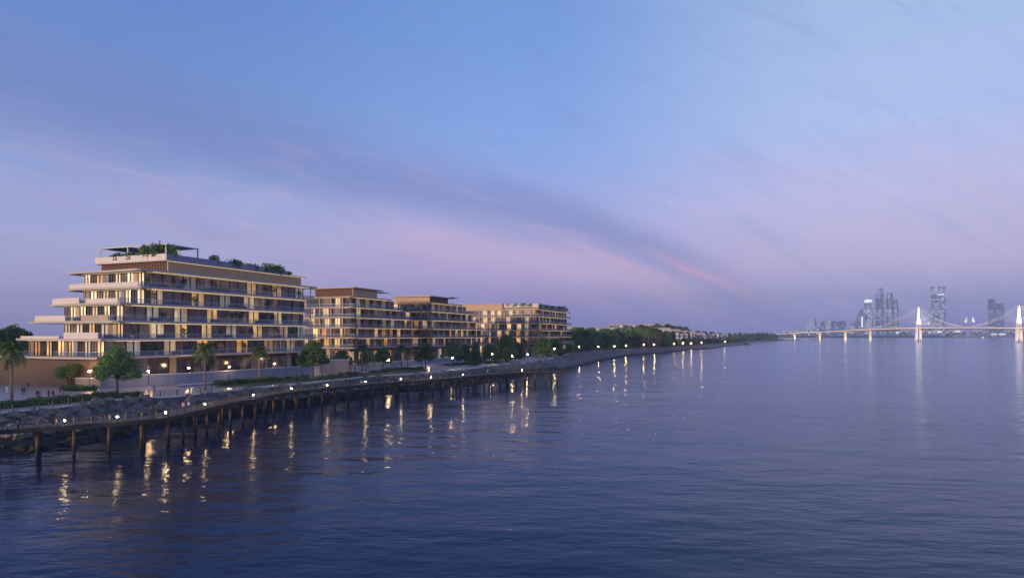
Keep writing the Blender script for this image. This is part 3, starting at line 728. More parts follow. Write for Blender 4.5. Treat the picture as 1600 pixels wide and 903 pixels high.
plant('cone', P(743, 571, PZ), 9.8, 6, 'dark narrow cone-shaped tree between the third and fourth buildings')
plant('grove', P(790, 566, PZ), 13, 12, 'large dense tree before the left half of the fourth building')
plant('grove2', P(805, 564, PZ), 10, 9, 'dark tree standing behind the large dense tree by the fourth building')
plant('mid3', P(535, 580.5, PZ), 7.5, 7, 'small fresh green tree right of the pinkish corner wall')
plant('mid', P(598, 576, PZ), 8, 7.5, 'mid green tree before the second building, right of its palm')
plant('grove2', P(726, 567, PZ), 8.5, 8.5, 'dark bushy tree just left of the narrow cone-shaped tree')
plant('grove', P(765, 564.5, PZ), 8.5, 9, 'bushy tree between the cone-shaped tree and the large dense tree')
plant('palmfar', P(820, 562, PZ), 10.5, 6.5, 'slender palm just right of the large dense tree', group='promenade palms')
plant('grove', P(848, 558, PZ), 11.5, 13, 'rounded tree before the corner of the fourth building')
plant('grove', P(868, 557, PZ), 11, 11.5, 'rounded tree before the right facade of the fourth building')
plant('mid3', D(893, 370, PZ), 8.5, 9.5, 'pale green bushy tree at the right end of the fourth building')
# left, behind the wing of the near building
for k, (px, d, h, w) in enumerate([(-10, 205, 15.5, 13), (14, 214, 16, 13), (34, 222, 15, 11), (-30, 190, 15, 13)]):
    plant('mid2', D(px, d, PZ), h, w, 'dark tall tree beyond the left end of the near building, %s from the frame edge' % ORD[(1, 2, 3, 0)[k]], group='trees left of the near building')
# shore row on the right of the last building
k = 0
for px, d, top in [(884, 480, 513), (899, 465, 518), (915, 500, 514), (930, 530, 516), (944, 540, 518), (957, 570, 514), (969, 580, 517), (981, 610, 513), (990, 610, 518), (1000, 640, 514),
                   (908, 480, 525), (925, 510, 524.5), (950, 560, 525), (972, 590, 525), (992, 620, 525), (1012, 700, 519), (1022, 640, 524), (905, 540, 509), (922, 640, 512), (986, 720, 510)]:
    h = zat(top, d) - PZ; w = max(8, h * rnd.uniform(.95, 1.2)); 
    plant(('grove2', 'grove', 'grove2', 'mid3')[k % 4] if d < 600 else ('far', 'far2')[k % 2], D(px, d, PZ), h, w, 'dense dark green tree in the shore grove past the last building, %s of its row' % ORD[k], group='shore grove trees'); k += 1
for k, (px, d, top) in enumerate([(1007, 600, 507), (1013, 590, 506), (1019, 610, 508), (1025, 600, 510), (1030, 615, 512)]):
    plant('palmfar', D(px, d, PZ), zat(top, d) - PZ, 9.5, 'tall date palm in the tight cluster past the shore grove, %s in the cluster' % ORD[k], group='date palm cluster')
k = 0
for px in range(1036, 1150, 8):
    d = 640 + (px - 1036) * 4.4; top = 527.6 + (px - 1036) * .015 + rnd.uniform(-1, 1.2)
    h = zat(top, d) - PZ; plant(('far', 'far2')[k % 2], D(px, d, PZ), h, d * .0165, 'low dark tree in the row below the white villas, %s along the row' % ORD[k], group='trees below the villas'); k += 1
k = 0
for px, d, top in [(1140, 1500, 519.3), (1148, 1460, 519.8), (1156, 1500, 519), (1164, 1560, 519.5), (1171, 1600, 520), (1177, 1640, 519.3), (1184, 1650, 518.8), (1191, 1700, 518.4), (1198, 1780, 518.8), (1205, 1900, 519.8),
                   (1211, 2050, 521), (1152, 1400, 524), (1162, 1420, 524.5), (1174, 1480, 524.5), (1186, 1600, 524), (1128, 1500, 520), (1118, 1480, 520.5)]:
    h = zat(top, d) - PZ; plant(('far', 'far2')[k % 2], D(px, d, PZ), h, d * .0105, 'distant green tree on the low spit, %s of its row' % ORD[k], group='trees on the far spit'); k += 1

# unseen leaf mass added behind the viewpoint: it keeps the low sun off the bank
mb = MB(); r = random.Random(31)
for i in range(9000):
    t = r.uniform(-150, 210); c = Vector((-212, 20, PZ)) + Vector((.76, -.60, 0)).normalized() * -t * (1 if t > 0 else .35) + Vector((.60, .76, 0)) * r.gauss(0, 7)
    hh = 18.5 + 3 * noise.noise(Vector((t * .09, 3, 0))) + 2 * noise.noise(Vector((t * .3, 7, 0)))
    c.z = PZ + hh * r.random() ** .8; s = r.uniform(1.0, 2.0)
    a = Vector((r.gauss(0, 1), r.gauss(0, 1), r.gauss(0, .7))).normalized() * s; b_ = a.cross(Vector((r.gauss(0, 1), r.gauss(0, 1), r.gauss(0, 1)))).normalized() * s * .7
    mb.face((c - a, c + b_, c + a, c - b_))
tag(mb.build('sun_block_leaves', M['leafd']), 'dark leaf mass added out of view to block the low sun', 'trees', kind='stuff')
# hedge shrubs along the promenade and planting beds
def shrub_at(px, py, h, w, label, group, kind='shrub'):
    plant(kind, P(px, py, PZ), h, w, label, 'shrub', group)
k = 0
for px in range(-6, 216, 10):
    py = 638.5 - (px + 6) * .0885 + rnd.uniform(-.6, .6)
    shrub_at(px, py, rnd.uniform(1.0, 1.7), rnd.uniform(2.1, 3.0), 'low dark rounded shrub in the hedge edging the promenade over the rocks', 'hedge along the promenade', ('shrub', 'shrub2')[k % 2]); k += 1
for k, (px, py) in enumerate([(345, 602), (352, 601), (362, 600), (372, 599), (383, 598), (395, 597), (411, 595.5), (425, 594.5), (438, 594), (450, 593), (463, 592.5), (476, 592), (500, 591.5), (512, 591), (521, 590), (531, 589)]):
    shrub_at(px, py, rnd.uniform(1.0, 1.6), rnd.uniform(2.4, 3.6), 'low shrub in the bed between the path and the boardwalk, before the near building', 'shrubs of the path bed', ('shrub2', 'shrub')[k % 2])
for k, (px, py) in enumerate([(350, 591), (360, 590), (372, 589.5), (396, 588), (408, 588), (430, 586), (444, 585.5), (460, 585)]):
    shrub_at(px, py, rnd.uniform(1.3, 1.9), rnd.uniform(2.6, 3.6), 'dark shrub planted along the foot of the blue-grey retaining wall', 'shrubs at the retaining wall')
for k, (px, py) in enumerate([(102, 607.5), (110, 608.5), (120, 609), (130, 609), (138, 609), (147, 608.5)]):
    shrub_at(px, py, rnd.uniform(.9, 1.4), rnd.uniform(2.0, 2.8), 'small shrub in the planter under the spreading multi-stemmed tree', 'planter shrubs', 'shrub2')
for k, (px, py) in enumerate([(545, 586), (556, 585), (585, 582), (598, 581), (608, 579.5), (620, 578.5), (630, 577), (642, 577), (655, 577.5)]):
    shrub_at(px, py, rnd.uniform(.9, 1.5), rnd.uniform(3.0, 4.2), 'dark ground-hugging shrub on the lawn before the second building', 'shrubs on the lawn')
for k, (px, py) in enumerate([(700, 571.5), (712, 571), (724, 570), (736, 569.6), (748, 568.6), (760, 568), (772, 567.4), (779, 566.8)]):
    shrub_at(px, py, rnd.uniform(1.0, 1.6), rnd.uniform(4, 5.5), 'dark shrub in the hedge by the far end of the boardwalk', 'far promenade hedge')

def patch(name, pts, m, z, kind, label=None, cat=None):
    mb = MB(); mb.face([(p.x, p.y, z) for p in pts])
    o = mb.build(name, m); tag(o, label, cat, None, kind); return o
patch('lawn', [P(*a, PZ) for a in ((335, 606), (395, 603.5), (470, 597), (537, 591), (560, 586), (525, 588.5), (470, 592), (400, 596), (345, 602))], M['grass'], PZ + .012, 'stuff', 'grass strip in the bed beside the boardwalk', 'grass')
patch('lawn', [P(*a, PZ) for a in ((540, 590.5), (581, 586.8), (650, 582.5), (668, 579.5), (662, 576.3), (620, 575), (600, 577), (580, 581), (545, 585.5))], M['grass'], PZ + .012, 'stuff', 'dark lawn before the second and third buildings', 'grass')
patch('lawn', [P(*a, PZ) for a in ((96, 611.5), (150, 611.5), (158, 608), (130, 604.5), (100, 605.5))], M['grass'], PZ + .012, 'stuff', 'planted bed under the spreading tree', 'grass')

# ------------------------------------------------------------------ street lamps
def lamp(loc, h, m, label):
    t = empty('street_lamp', loc); tag(t, label, 'street lamp', 'globe lamps along the promenade')
    mb = MB(); mb.tube([(0, 0, 0), (0, 0, h - .3)], [.07, .045], 8); mb.build('pole', M['darkmetal'], t)
    mb = MB(); mb.tube([(0, 0, 0), (0, 0, .5)], [.13, .1], 8); mb.tube([(0, 0, h - .34), (0, 0, h - .22)], [.1, .16], 8); mb.build('collar', M['darkmetal'], t)
    mb = MB(); mb.ico((0, 0, h), .2, 2); mb.build('globe', m, t, smooth=True)
lamps = [(140, 580), (232, 580), (295, 575), (358, 573), (429, 568), (527, 562), (614, 552), (607, 563), (670, 556), (707, 559), (769, 553), (800, 556), (824, 553.5), (866, 545), (905, 542), (935, 541.6), (960, 541), (978, 540),
         (1006, 538.5), (1022, 538.5), (1035, 537.5), (1053, 537.2), (1067, 536), (1080, 536.3), (1096, 535.3), (1133, 533.6)]
for k, (px, py) in enumerate(lamps):
    # stand a few metres inside the kerb for that bearing, or deeper where the photo puts them before the buildings
    if k < 13: d = (CAMZ - (PZ + 3.9)) * FP / (py - HZ); h = 3.9
    else:
        i = min(range(len(edge)), key=lambda i: abs(edge[i].x / edge[i].y * 1000 + 800 - px) + (1e6 if edge[i].y < 250 else 0))
        d = edge[i].y + 6; h = zat(py, d) - PZ
    h = max(2.2, min(h, 6.5))
    lamp(D(px, d, PZ), h, M['globe2'] if k > 15 else M['globe'], 'lit globe lamp on a thin dark pole, %s along the promenade from the left' % ORD[k])

# ------------------------------------------------------------------ walls at the foot of the buildings
def wall_run(name, pts, h, th, m, cap, label, cat='wall'):
    t = empty(name, pts[0]); tag(t, label, cat); o0 = pts[0]
    mb = MB(); mc = MB()
    pts = [p - o0 for p in pts]; ns = right_normals(pts)
    hs = h if isinstance(h, list) else [h] * len(pts)
    for i in range(len(pts) - 1):
        a, b = pts[i], pts[i + 1]; ai, bi = a - ns[i] * th, b - ns[i + 1] * th
        up = lambda v, z: Vector((v.x, v.y, z)); ha, hb = hs[i], hs[i + 1]
        mb.quad(up(a, 0), up(b, 0), up(b, hb), up(a, ha)); mb.quad(up(bi, 0), up(ai, 0), up(ai, ha), up(bi, hb)); mb.quad(up(a, ha), up(b, hb), up(bi, hb), up(ai, ha))
        e = .12
        ao, bo, aj, bj = a + ns[i] * e, b + ns[i + 1] * e, ai - ns[i] * e, bi - ns[i + 1] * e
        mc.quad(up(ao, ha + .004), up(bo, hb + .004), up(bo, hb + .22), up(ao, ha + .22)); mc.quad(up(ao, ha + .22), up(bo, hb + .22), up(bj, hb + .22), up(aj, ha + .22)); mc.quad(up(bj, hb), up(aj, ha), up(aj, ha + .22), up(bj, hb + .22))
        mc.quad(up(ao, ha + .004), up(a, ha + .004), up(b, hb + .004), up(bo, hb + .004))
    for i, s in ((0, 1), (len(pts) - 1, -1)):
        a = pts[i]; ai = a - ns[i] * th; q = [Vector((a.x, a.y, 0)), Vector((a.x, a.y, hs[i])), Vector((ai.x, ai.y, hs[i])), Vector((ai.x, ai.y, 0))]
        mb.quad(*q)
    mb.build('wall', m, t); mc.build('coping', cap, t)
    return t
wp = resample([P(157, 607, PZ), P(215, 604.5, PZ), P(275, 602, PZ), P(330, 598.5, PZ), P(390, 593.5, PZ), P(470, 587.5, PZ), P(492, 586, PZ)], 2.5)
wall_run('retaining_wall', wp, 2.7, .5, M['retain'], M['coping'], 'long curved blue-grey retaining wall before the near apartment building')
wall_run('planter_wall', [P(118, 606.5, PZ), P(155, 607.3, PZ)], 2.2, .6, M['sandstone'], M['coping'], 'short sandstone wall lit by the first lamp, with pale coping')
wall_run('corner_wall', [P(503, 583.5, PZ), P(524, 583, PZ), P(545, 581.5, PZ)], 4.0, 3.0, M['sandstone'], M['coping'], 'pinkish blank wall at the corner of the second building')
wall_run('terrace_wall', [P(546, 576.5, PZ), P(575, 574.5, PZ), P(602, 573, PZ)], 1.6, .6, M['stone'], M['coping'], 'low cream terrace wall behind the palm at the second building')
wall_run('terrace_wall', [P(612, 573, PZ), P(690, 566, PZ), P(735, 563, PZ)], 1.8, .6, M['retain'], M['coping'], 'long grey terrace wall at the foot of the third building')
wall_run('terrace_wall', [P(745, 562.5, PZ), P(800, 558, PZ), P(850, 553, PZ)], 1.8, .6, M['retain'], M['coping'], 'grey terrace wall at the foot of the fourth building')
wall_run('low_kerb_wall', resample([P(280, 605.5, PZ), P(330, 602, PZ), P(400, 596.5, PZ)], 3), .5, .5, M['retain'], M['coping'], 'low kerb wall along the reddish path before the near building')

# ------------------------------------------------------------------ apartment buildings
UANG = math.atan2(.929, .37)
S = [7.2 + 4.1 * k for k in range(6)]
def wavy(pts_fn, n):
    return [pts_fn(i / (n - 1)) for i in range(n)]
def facade_frame(face, a, b, z):
    """right facade runs along +a and looks to -b; left facade runs along +b and looks to -a"""
    return (lambda t, o, h: (a + t, b - o, z + h)) if face == 'R' else (lambda t, o, h: (a - o, b + t, z + h))
def bay_mesh(fr, t0, t1, h0, h1, o0, o1, mb, m=0):
    """closed box in facade coordinates"""
    c = [fr(t0, o0, h0), fr(t1, o0, h0), fr(t1, o1, h0), fr(t0, o1, h0), fr(t0, o0, h1), fr(t1, o0, h1), fr(t1, o1, h1), fr(t0, o1, h1)]
    n = len(mb.v); mb.v += c
    for q in ((3, 2, 1, 0), (4, 5, 6, 7), (0, 1, 5, 4), (1, 2, 6, 5), (2, 3, 7, 6), (3, 0, 4, 7)): mb.f.append(tuple(n + i for i in q)); mb.m.append(m)

def apartment(label, O, sp, seed, detail):
    r = random.Random(seed)
    root = tag(empty('apartment_building', (O.x, O.y, PZ), UANG), label, 'building', 'terraced waterfront apartment buildings')
    INV = root  # children are given in local a, b, z
    counts = {'window': 0, 'lit_window': 0, 'wall_panel': 0}; rest = {'window': (MB(), M['glass']), 'lit_window': (MB(), M['cur_w']), 'wall_panel': (MB(), M['mauve'])}
    matsel = {}
    # slabs
    for k, s in enumerate(sp['slabs']):
        a0, a1, b0, b1, bulge = s
        pts = []
        N_ = 40
        for i in range(N_):                                   # right edge, wavy
            t = i / (N_ - 1); a = a0 + (a1 - a0) * t
            pts.append((a, b0 - bulge * math.sin(PI * min(1, t * 1.0)) * (.6 + .4 * math.sin(t * 9 + k * 1.3)) - .25 * math.sin(t * 21 + k)))
        r0 = 1.8                                              # rounded far corner
        pts += [(a1 + .8, b0 + 1.2), (a1 + 1.2, b0 + 3), (a1 + 1.0, b1 * .5), (a1, b1 - 1)]
        nb = 24
        left = []
        for i in range(nb):
            t = i / (nb - 1); b = b1 + (b0 - b1) * t
            taper = 0 if b < b1 - 8 else (b - (b1 - 8)) / 8
            left.append((a0 + 1.6 * taper ** 2 + .35 * math.sin(t * 7 + k * 2.1), b))
        left[-1] = (a0 + .6, b0 + .5)
        pts += left
        th = .5
        mb = MB(); mb.prism(pts, S[k] - th, S[k])
        mb.build('roof_slab' if k == 5 else 'floor_slab', M[sp.get('slabm', 'slab')], root)
        # light line under the outer edge
        if k >= 1 or sp.get('lowstrip'):
            mb = MB(); zz = S[k] - th - .06
            off = .45
            rp = [(p[0], p[1] + off) for p in pts[:N_]]
            seg0, seg1 = (2, N_ - 3)
            for i in range(seg0, seg1):
                mb.beam((rp[i][0], rp[i][1], zz), (rp[i + 1][0], rp[i + 1][1], zz), .10, .07)
            if mb.f: mb.build('strip_light', M['strip'], root)
        # balustrade on slabs 0..4
        if k < 5:
            mb = MB(); mr = MB(); ins = .12
            rp = [Vector((p[0], p[1] + ins, S[k])) for p in pts[:N_ + 3]]
            for p, q in zip(rp[:-1], rp[1:]):
                mb.quad(p, q, q + Vector((0, 0, 1.1)), p + Vector((0, 0, 1.1))); mr.beam(p + Vector((0, 0, 1.12)), q + Vector((0, 0, 1.12)), .06, .05)
            g = mb.build('balustrade', M['balus'], root); mr.build('handrail', M['steel'], g)
            fronts = sp.get('front_glass', {}).get(k, [(b0 + .5, b1 - 2)])
            for (u0, u1) in fronts:
                mb = MB(); mr = MB(); n = 10; lp = []
                for i in range(n + 1):
                    b = u0 + (u1 - u0) * i / n; j = min(range(len(left)), key=lambda j: abs(left[j][1] - b)); lp.append(Vector((left[j][0] + .35, b, S[k])))
                for p, q in zip(lp[:-1], lp[1:]):
                    mb.quad(p, q, q + Vector((0, 0, 1.1)), p + Vector((0, 0, 1.1))); mr.beam(p + Vector((0, 0, 1.12)), q + Vector((0, 0, 1.12)), .06, .05)
                g = mb.build('balustrade', M['balus'], root); mr.build('handrail', M['steel'], g)
            for (u0, u1, hh, mm) in sp.get('parapets', {}).get(k, []):
                mb = MB(); n = 8; lp = []
                for i in range(n + 1):
                    b = u0 + (u1 - u0) * i / n; j = min(range(len(left)), key=lambda j: abs(left[j][1] - b)); lp.append((left[j][0] + .5, b))
                mb.prism([(p[0] - .2, p[1]) for p in lp] + [(p[0] + .05, p[1]) for p in reversed(lp)], S[k] + .003, S[k] + hh)
                mb.build('parapet', M[mm], root)
    # wall washers under the soffit, just outside the facade
    for k, (a0, a1, b0, b1) in enumerate(sp['walls']):
        zz = S[k] - .5 - .05
        if k == 0: continue
        mb = MB(); mb.beam((a0 + .5, b0 - .35, zz), (a1 - .5, b0 - .35, zz), .10, .06); mb.build('wall_washer', M['washer'], root)
        mb = MB(); mb.beam((a0 - .35, b0 + .3, zz), (a0 - .35, b1 - .5, zz), .10, .06); mb.build('wall_washer', M['washer'], root)
    # storeys
    for k, (a0, a1, b0, b1) in enumerate(sp['walls']):
        z0 = 0 if k == 0 else S[k - 1]; z1 = S[k] - .5
        mb = MB(); mb.box(a0 + .4, a1 - .2, b0 + .4, b1 - .2, z0, z1 - .003); mb.build('storey_wall', M['wallcore'] if k else M['brown'], root)
        for face, t_end in (('R', a1 - a0), ('L', b1 - b0)):
            fr = facade_frame(face, a0 if face == 'R' else a0 + .4, b0 + .4 if face == 'R' else b0, z0)
            H = z1 - z0 - .004
            near = face == 'L'
            t = .4 if face == 'R' else 0.0
            wide = sp.get('rw', 1.0) if face == 'R' else sp.get('lw', .62)
            if k == 0 and face == 'L' and sp.get('plain_ground'): 
                continue
            last = ''
            while t < t_end - .6:
                u = r.random()
                zone = int((t + k * .6 * (r.random() < .3)) // (8.6 * wide)); ph = ((t / (8.6 * wide)) % 1)
                lit_p = sp['lit'][k]
                if ph > .5: kind = 'lit' if u < lit_p else ('panel' if u < lit_p + .2 else 'glass')
                else: kind = 'glass' if u < .72 else ('panel' if u < .9 else 'lit')
                if k == 0 and face == 'R': kind = 'panel' if u < .35 else ('glass' if u < 1 - sp['lit'][0] else 'lit')
                if kind == 'lit' and last == 'lit': kind = 'glass'
                if near and detail and k >= 1:
                    kind = ('lit' if r.random() < .92 else 'panel') if last != 'lit' else ('glass' if r.random() < .7 else 'panel')
                last = kind
                w = {'glass': r.uniform(4.0, 6.6) if not near else 3.5, 'panel': r.uniform(1.6, 3.0), 'lit': r.uniform(3.4, 4.3)}[kind] * wide
                w = min(w, t_end - t)
                if w < .5: break
                e = t + w
                if kind == 'panel':
                    mm = r.choice(sp['panel_mats']); mb = MB(); bay_mesh(fr, t, e, 0, H, .02, .28, mb)
                    if counts['wall_panel'] < 98: mb.build('wall_panel', M[mm], root); counts['wall_panel'] += 1
                else:
                    nm = 'window' if kind == 'glass' else 'lit_window'
                    hh = H if k else min(H, 5.6)
                    pane = MB(); bay_mesh(fr, t + .08, e - .08, .06, hh - .06, .02, .05, pane)
                    fm = MB(); bay_mesh(fr, t, t + .10, 0, hh, .02, .20, fm); bay_mesh(fr, e - .10, e, 0, hh, .02, .20, fm); bay_mesh(fr, t + .1, e - .1, hh - .10, hh, .02, .18, fm); bay_mesh(fr, t + .1, e - .1, 0, .07, .02, .18, fm)
                    nm_ = 2
                    for q in range(1, nm_):
                        c = t + w * q / nm_; wd = .16 if kind == 'lit' and detail else .06
                        bay_mesh(fr, c - wd, c + wd, .07, hh - .1, .02, .16, fm)
                    if kind == 'glass': pm = M['glass'] if r.random() < .7 else M['glass2']
                    else: pm = M[('cur_b', 'cur_b', 'cur_b', 'cur_c', 'cur_w')[r.randrange(5)] if near and detail and k >= 3 else r.choice(sp['curtains'][k])]
                    if counts[nm] < 98:
                        counts[nm] += 1; po = pane.build(nm, pm, root); fm.build('frame', M['frame'], po)
                    else:
                        rest[nm][0].add(pane.v, pane.f, pane.m); rest[nm][0].add(fm.v, fm.f, [1] * len(fm.f))
                    if kind == 'lit' and detail and face == 'R' and k >= 1:      # stone reveals beside the lit pairs
                        pass
                t = e + .02
    for nm in ('window', 'lit_window'):
        if rest[nm][0].f: rest[nm][0].build(nm, [rest[nm][1], M['frame']], root, kind='stuff')
    # full-height fins that frame the bays
    for (face, t) in sp.get('fins', []):
        k1 = 5
        for kk in range(1, 6):
            if face == 'R' and sp['walls'][kk][1] < t + 1: k1 = kk - 1; break
        mb = MB(); a0, a1, b0, b1 = sp['walls'][1]; fr = facade_frame(face, a0 if face == 'R' else a0, b0 if face == 'R' else b0, 0)
        for kk in range(1, k1 + 1): bay_mesh(fr, t, t + .55, S[kk - 1] + .004, S[kk] - .504, -.30, .62, mb)
        if mb.f: mb.build('fin', M[sp.get('finm', 'bronze')], root)
    # slender balcony columns
    for (a, b, k0, k1) in sp.get('columns', []):
        mb = MB(); mb.box(a - .12, a + .12, b - .12, b + .12, S[k0] + .003, S[k1] - .503); mb.build('column', M['coping'], root)
    # penthouse
    a0, a1, b0, b1, zt = sp['pent']; z0 = S[5]
    mb = MB(); mb.box(a0 + .25, a1, b0 + .25, b1, z0, zt); mb.build('penthouse', M['wallcore'], root)
    mb = MB()
    for (face, L0, L1, mm) in (('R', a0, a1, sp['pent_mats'][0]), ('L', b0, b1, sp['pent_mats'][1])):
        mb = MB(); fr = facade_frame(face, a0 + .25 if face == 'L' else 0, b0 + .25 if face == 'R' else 0, z0)
        t = L0 + (.0 if face == 'R' else 0.02); stp = .55 if mm == 'timber' else .42
        if mm != 'timber': bay_mesh(fr, L0, L1, 0, zt - z0 - .003, .003, .08, mb)
        while t < L1 - .2:
            bay_mesh(fr, t, t + stp * .55, .02, zt - z0 - .004, .085, .24, mb); t += stp
        mb.build('slatted_screen', M[mm], root)
    if detail:
        mb = MB(); mb.beam((a0 - .5, b0 - .45, zt - .06), (a1 + .8, b0 - .45, zt - .06), .10, .07); mb.build('strip_light', M['strip'], root)
    # penthouse roof: thin plate or parapet
    for (ra0, ra1, rb0, rb1, rz0, rz1, mm, nm) in sp['roofs']:
        mb = MB(); mb.box(ra0, ra1, rb0, rb1, rz0, rz1); mb.build(nm, M[mm], root)
    return root
def loc(O, a, b, z):
    c, s = math.cos(UANG), math.sin(UANG)
    return Vector((O.x + a * c - b * s, O.y + a * s + b * c, PZ + z))

O1 = Vector((-85.6, 152, 0)); O2 = Vector((-63.2, 256, 0)); O3 = Vector((-38.2, 301, 0)); O4 = Vector((16.3, 380, 0))
CW, CC, CO = ['cur_w', 'cur_w', 'cur_c', 'cur_o', 'cur_n'], ['cur_c', 'cur_c', 'cur_c', 'cur_w'], ['cur_w', 'cur_o', 'cur_c']
sp1 = dict(
    slabs=[(-13.4, 60, 0, 43, 1.0), (-12.6, 59.5, 0, 32, .6), (-8.6, 59, 0, 33, .5), (-8.0, 59, 0, 26.5, .6), (-2.6, 59, 0, 29, .5), (-2.6, 60, 0, 27.5, .9)],
    walls=[(-9.5, 57, 4.5, 50), (-10, 57, 2.7, 29), (-5.4, 57, 2.7, 23), (-5.4, 57, 2.7, 23), (0, 57.5, 2.7, 24), (0, 57.5, 2.7, 24)],
    fins=[], lit=[.06, .8, .72, .62, .66, .6], lw=.58, plain_ground=True,
    curtains=[CO, CW, CC + ['cur_w', 'cur_n', 'cur_n'], CC + ['cur_n', 'cur_n', 'cur_w'], CC + ['cur_n', 'cur_n'], CC + ['cur_n', 'cur_n', 'cur_w']],
    panel_mats=['mauve', 'mauve', 'stone', 'retain'],
    front_glass={0: [(.5, 14), (22, 30)], 1: [(.5, 1.5)], 2: [(.5, 3), (13.5, 18.5)], 3: [(11.5, 14), (.5, 1)], 4: [(.5, 2)]},
    parapets={1: [(1.5, 12.5, 1.35, 'white'), (14, 29, .55, 'white')], 2: [(3, 13, 1.3, 'sandstone'), (18.5, 29.5, 1.3, 'white')], 3: [(1.2, 11.5, 1.0, 'white'), (14, 25.5, 1.35, 'white')], 4: [(2, 27, 1.1, 'white')]},
    columns=[(58.2, 1.0, k, k + 1) for k in range(5)] + [(44, .6, 0, 1), (50, .6, 0, 1)],
    pent=(7, 56.3, 3, 27, 30.5), pent_mats=('oak', 'timber'),
    roofs=[(6.0, 57.5, 2.2, 28, 30.5, 30.75, 'slab', 'penthouse_roof'), (6.0, 39.0, 2.2, 2.5, 30.753, 32.2, 'retain', 'roof_parapet'), (6.0, 6.4, 2.503, 28, 30.753, 32.3, 'white', 'roof_parapet'),
           (40.5, 49, 2.2, 2.5, 30.753, 31.9, 'retain', 'roof_parapet')])
b1o = apartment('nearest and largest terraced apartment building, with a pergola and planting on its roof', O1, sp1, 101, True)
# roof pergola: posts, beams and two covered bays
pg = tag(empty('roof_pergola', loc(O1, 6.8, 3.4, 30.75), UANG), 'white roof pergola with plants under it on top of the nearest building', 'pergola')
mp = MB()
for i, (a, b) in enumerate([(0, 0), (0, 6.2), (0, 13.5), (0, 23.6), (9.5, 0), (9.5, 6.2), (9.5, 23.6), (9.5, 13.5)]):
    q = MB(); w = .28 if b in (0, 13.5) else .16; q.box(a, a + w, b, b + w, 0, 3.9); q.build('post', M['white'], pg)
for a in (0.02, 9.52):
    q = MB(); q.box(a, a + .2, -.3, 24.1, 3.903, 4.12); q.build('beam', M['white'], pg)
for b in (.02, 6.22, 13.52, 23.62):
    q = MB(); q.box(.225, 9.5, b, b + .18, 3.905, 4.1); q.build('beam', M['white'], pg)
for (b0_, b1_) in ((.3, 6.0), (13.8, 23.4)):
    q = MB(); q.box(.24, 9.48, b0_, b1_, 3.93, 4.06); q.build('canopy', M['darkmetal'], pg)
def gen(a1s, bl, pent, lit, cur, roofs, pm, cols=(), **kw):
    d = dict(slabs=[(-1.2, a1s[0] + 2, -1.4, bl, 1.2), (-1.0, a1s[1] + 2, -1.0, bl, 1.6), (-1.0, a1s[2] + 2.4, -.8, bl, 1.6), (-.9, a1s[3] + 3, -.6, bl, 1.4), (-.8, a1s[4] + 3, -.4, bl, 1.2), (-.8, a1s[5] + 2, -.2, bl, .8)],
             walls=[(.8, a1s[0], 2.6, bl - 1), (.4, a1s[0], 2.2, bl - 1), (.4, a1s[1], 2.2, bl - 1), (.4, a1s[2], 2.2, bl - 1), (.4, a1s[3], 2.0, bl - 1), (.4, a1s[4], 2.0, bl - 1)],
             lit=lit, curtains=cur, lw=.7, rw=.72, slabm='bronze', fins=[('R', 6.2 * i + 3) for i in range(11)] + [('L', 5.6 * i + 3) for i in range(int((bl - 4) / 5.6))], panel_mats=['mauve', 'umber', 'umber', 'bronze', 'glass2'], front_glass={k: [(-.3, bl - 3)] for k in range(5)},
             parapets={}, columns=list(cols), pent=pent, pent_mats=pm, roofs=roofs)
    d.update(kw); return d
C2 = [CO, CW, CW, CW, CC, CC]
sp2 = gen([52, 54, 50, 43, 33, 25], 26, (0.2, 17.5, .6, 19.5, 30.9), [.4, .75, .7, .62, .55, .45], C2,
          [(-1.2, 20, -.6, 21, 30.9, 31.3, 'stone', 'penthouse_roof'), (19, 26, 0, 5, 30.4, 30.6, 'slab', 'awning_roof')], ('oak', 'timber'),
          [(a, -.2, k, k + 1) for k, a in ((0, 20), (1, 26), (0, 33), (2, 30))])
apartment('second apartment building in the row, with a dark timber penthouse under a flat roof', O2, sp2, 202, False)
sp3 = gen([62, 62, 57, 51, 42, 31], 26, (0.2, 18.7, .6, 20, 30.3), [.4, .75, .7, .62, .55, .45], C2,
          [(-1.2, 23, -.6, 21, 30.3, 30.7, 'slab', 'penthouse_roof'), (17, 26, -2, 3, 30.75, 30.95, 'slab', 'awning_roof')], ('timber', 'oak'),
          [(a, -.2, k, k + 1) for k, a in ((0, 18), (1, 30), (0, 36), (2, 33))])
apartment('third apartment building in the row, half hidden behind promenade trees', O3, sp3, 303, False)
sp4 = gen([64, 64, 63, 63, 62, 62], 54, (0.4, 20, 24, 51, 31.0), [.4, .75, .7, .62, .55, .45], C2,
          [(-.6, 61, 0.2, 23.5, 28.6, 28.9, 'slab', 'penthouse_roof'), (-.6, -.2, .503, 22.5, 28.903, 30.9, 'white', 'roof_parapet'), (-.6, 60, .2, .5, 28.903, 30.4, 'retain', 'roof_parapet'),
           (0, 21, 23.6, 52.5, 31.0, 31.35, 'slab', 'penthouse_roof'), (2, 59, 1.5, 22.9, 27.705, 28.597, 'oak', 'attic_band')], ('oak', 'oak'))
apartment('fourth apartment building in the row, farthest along, with roof planters', O4, sp4, 404, False)

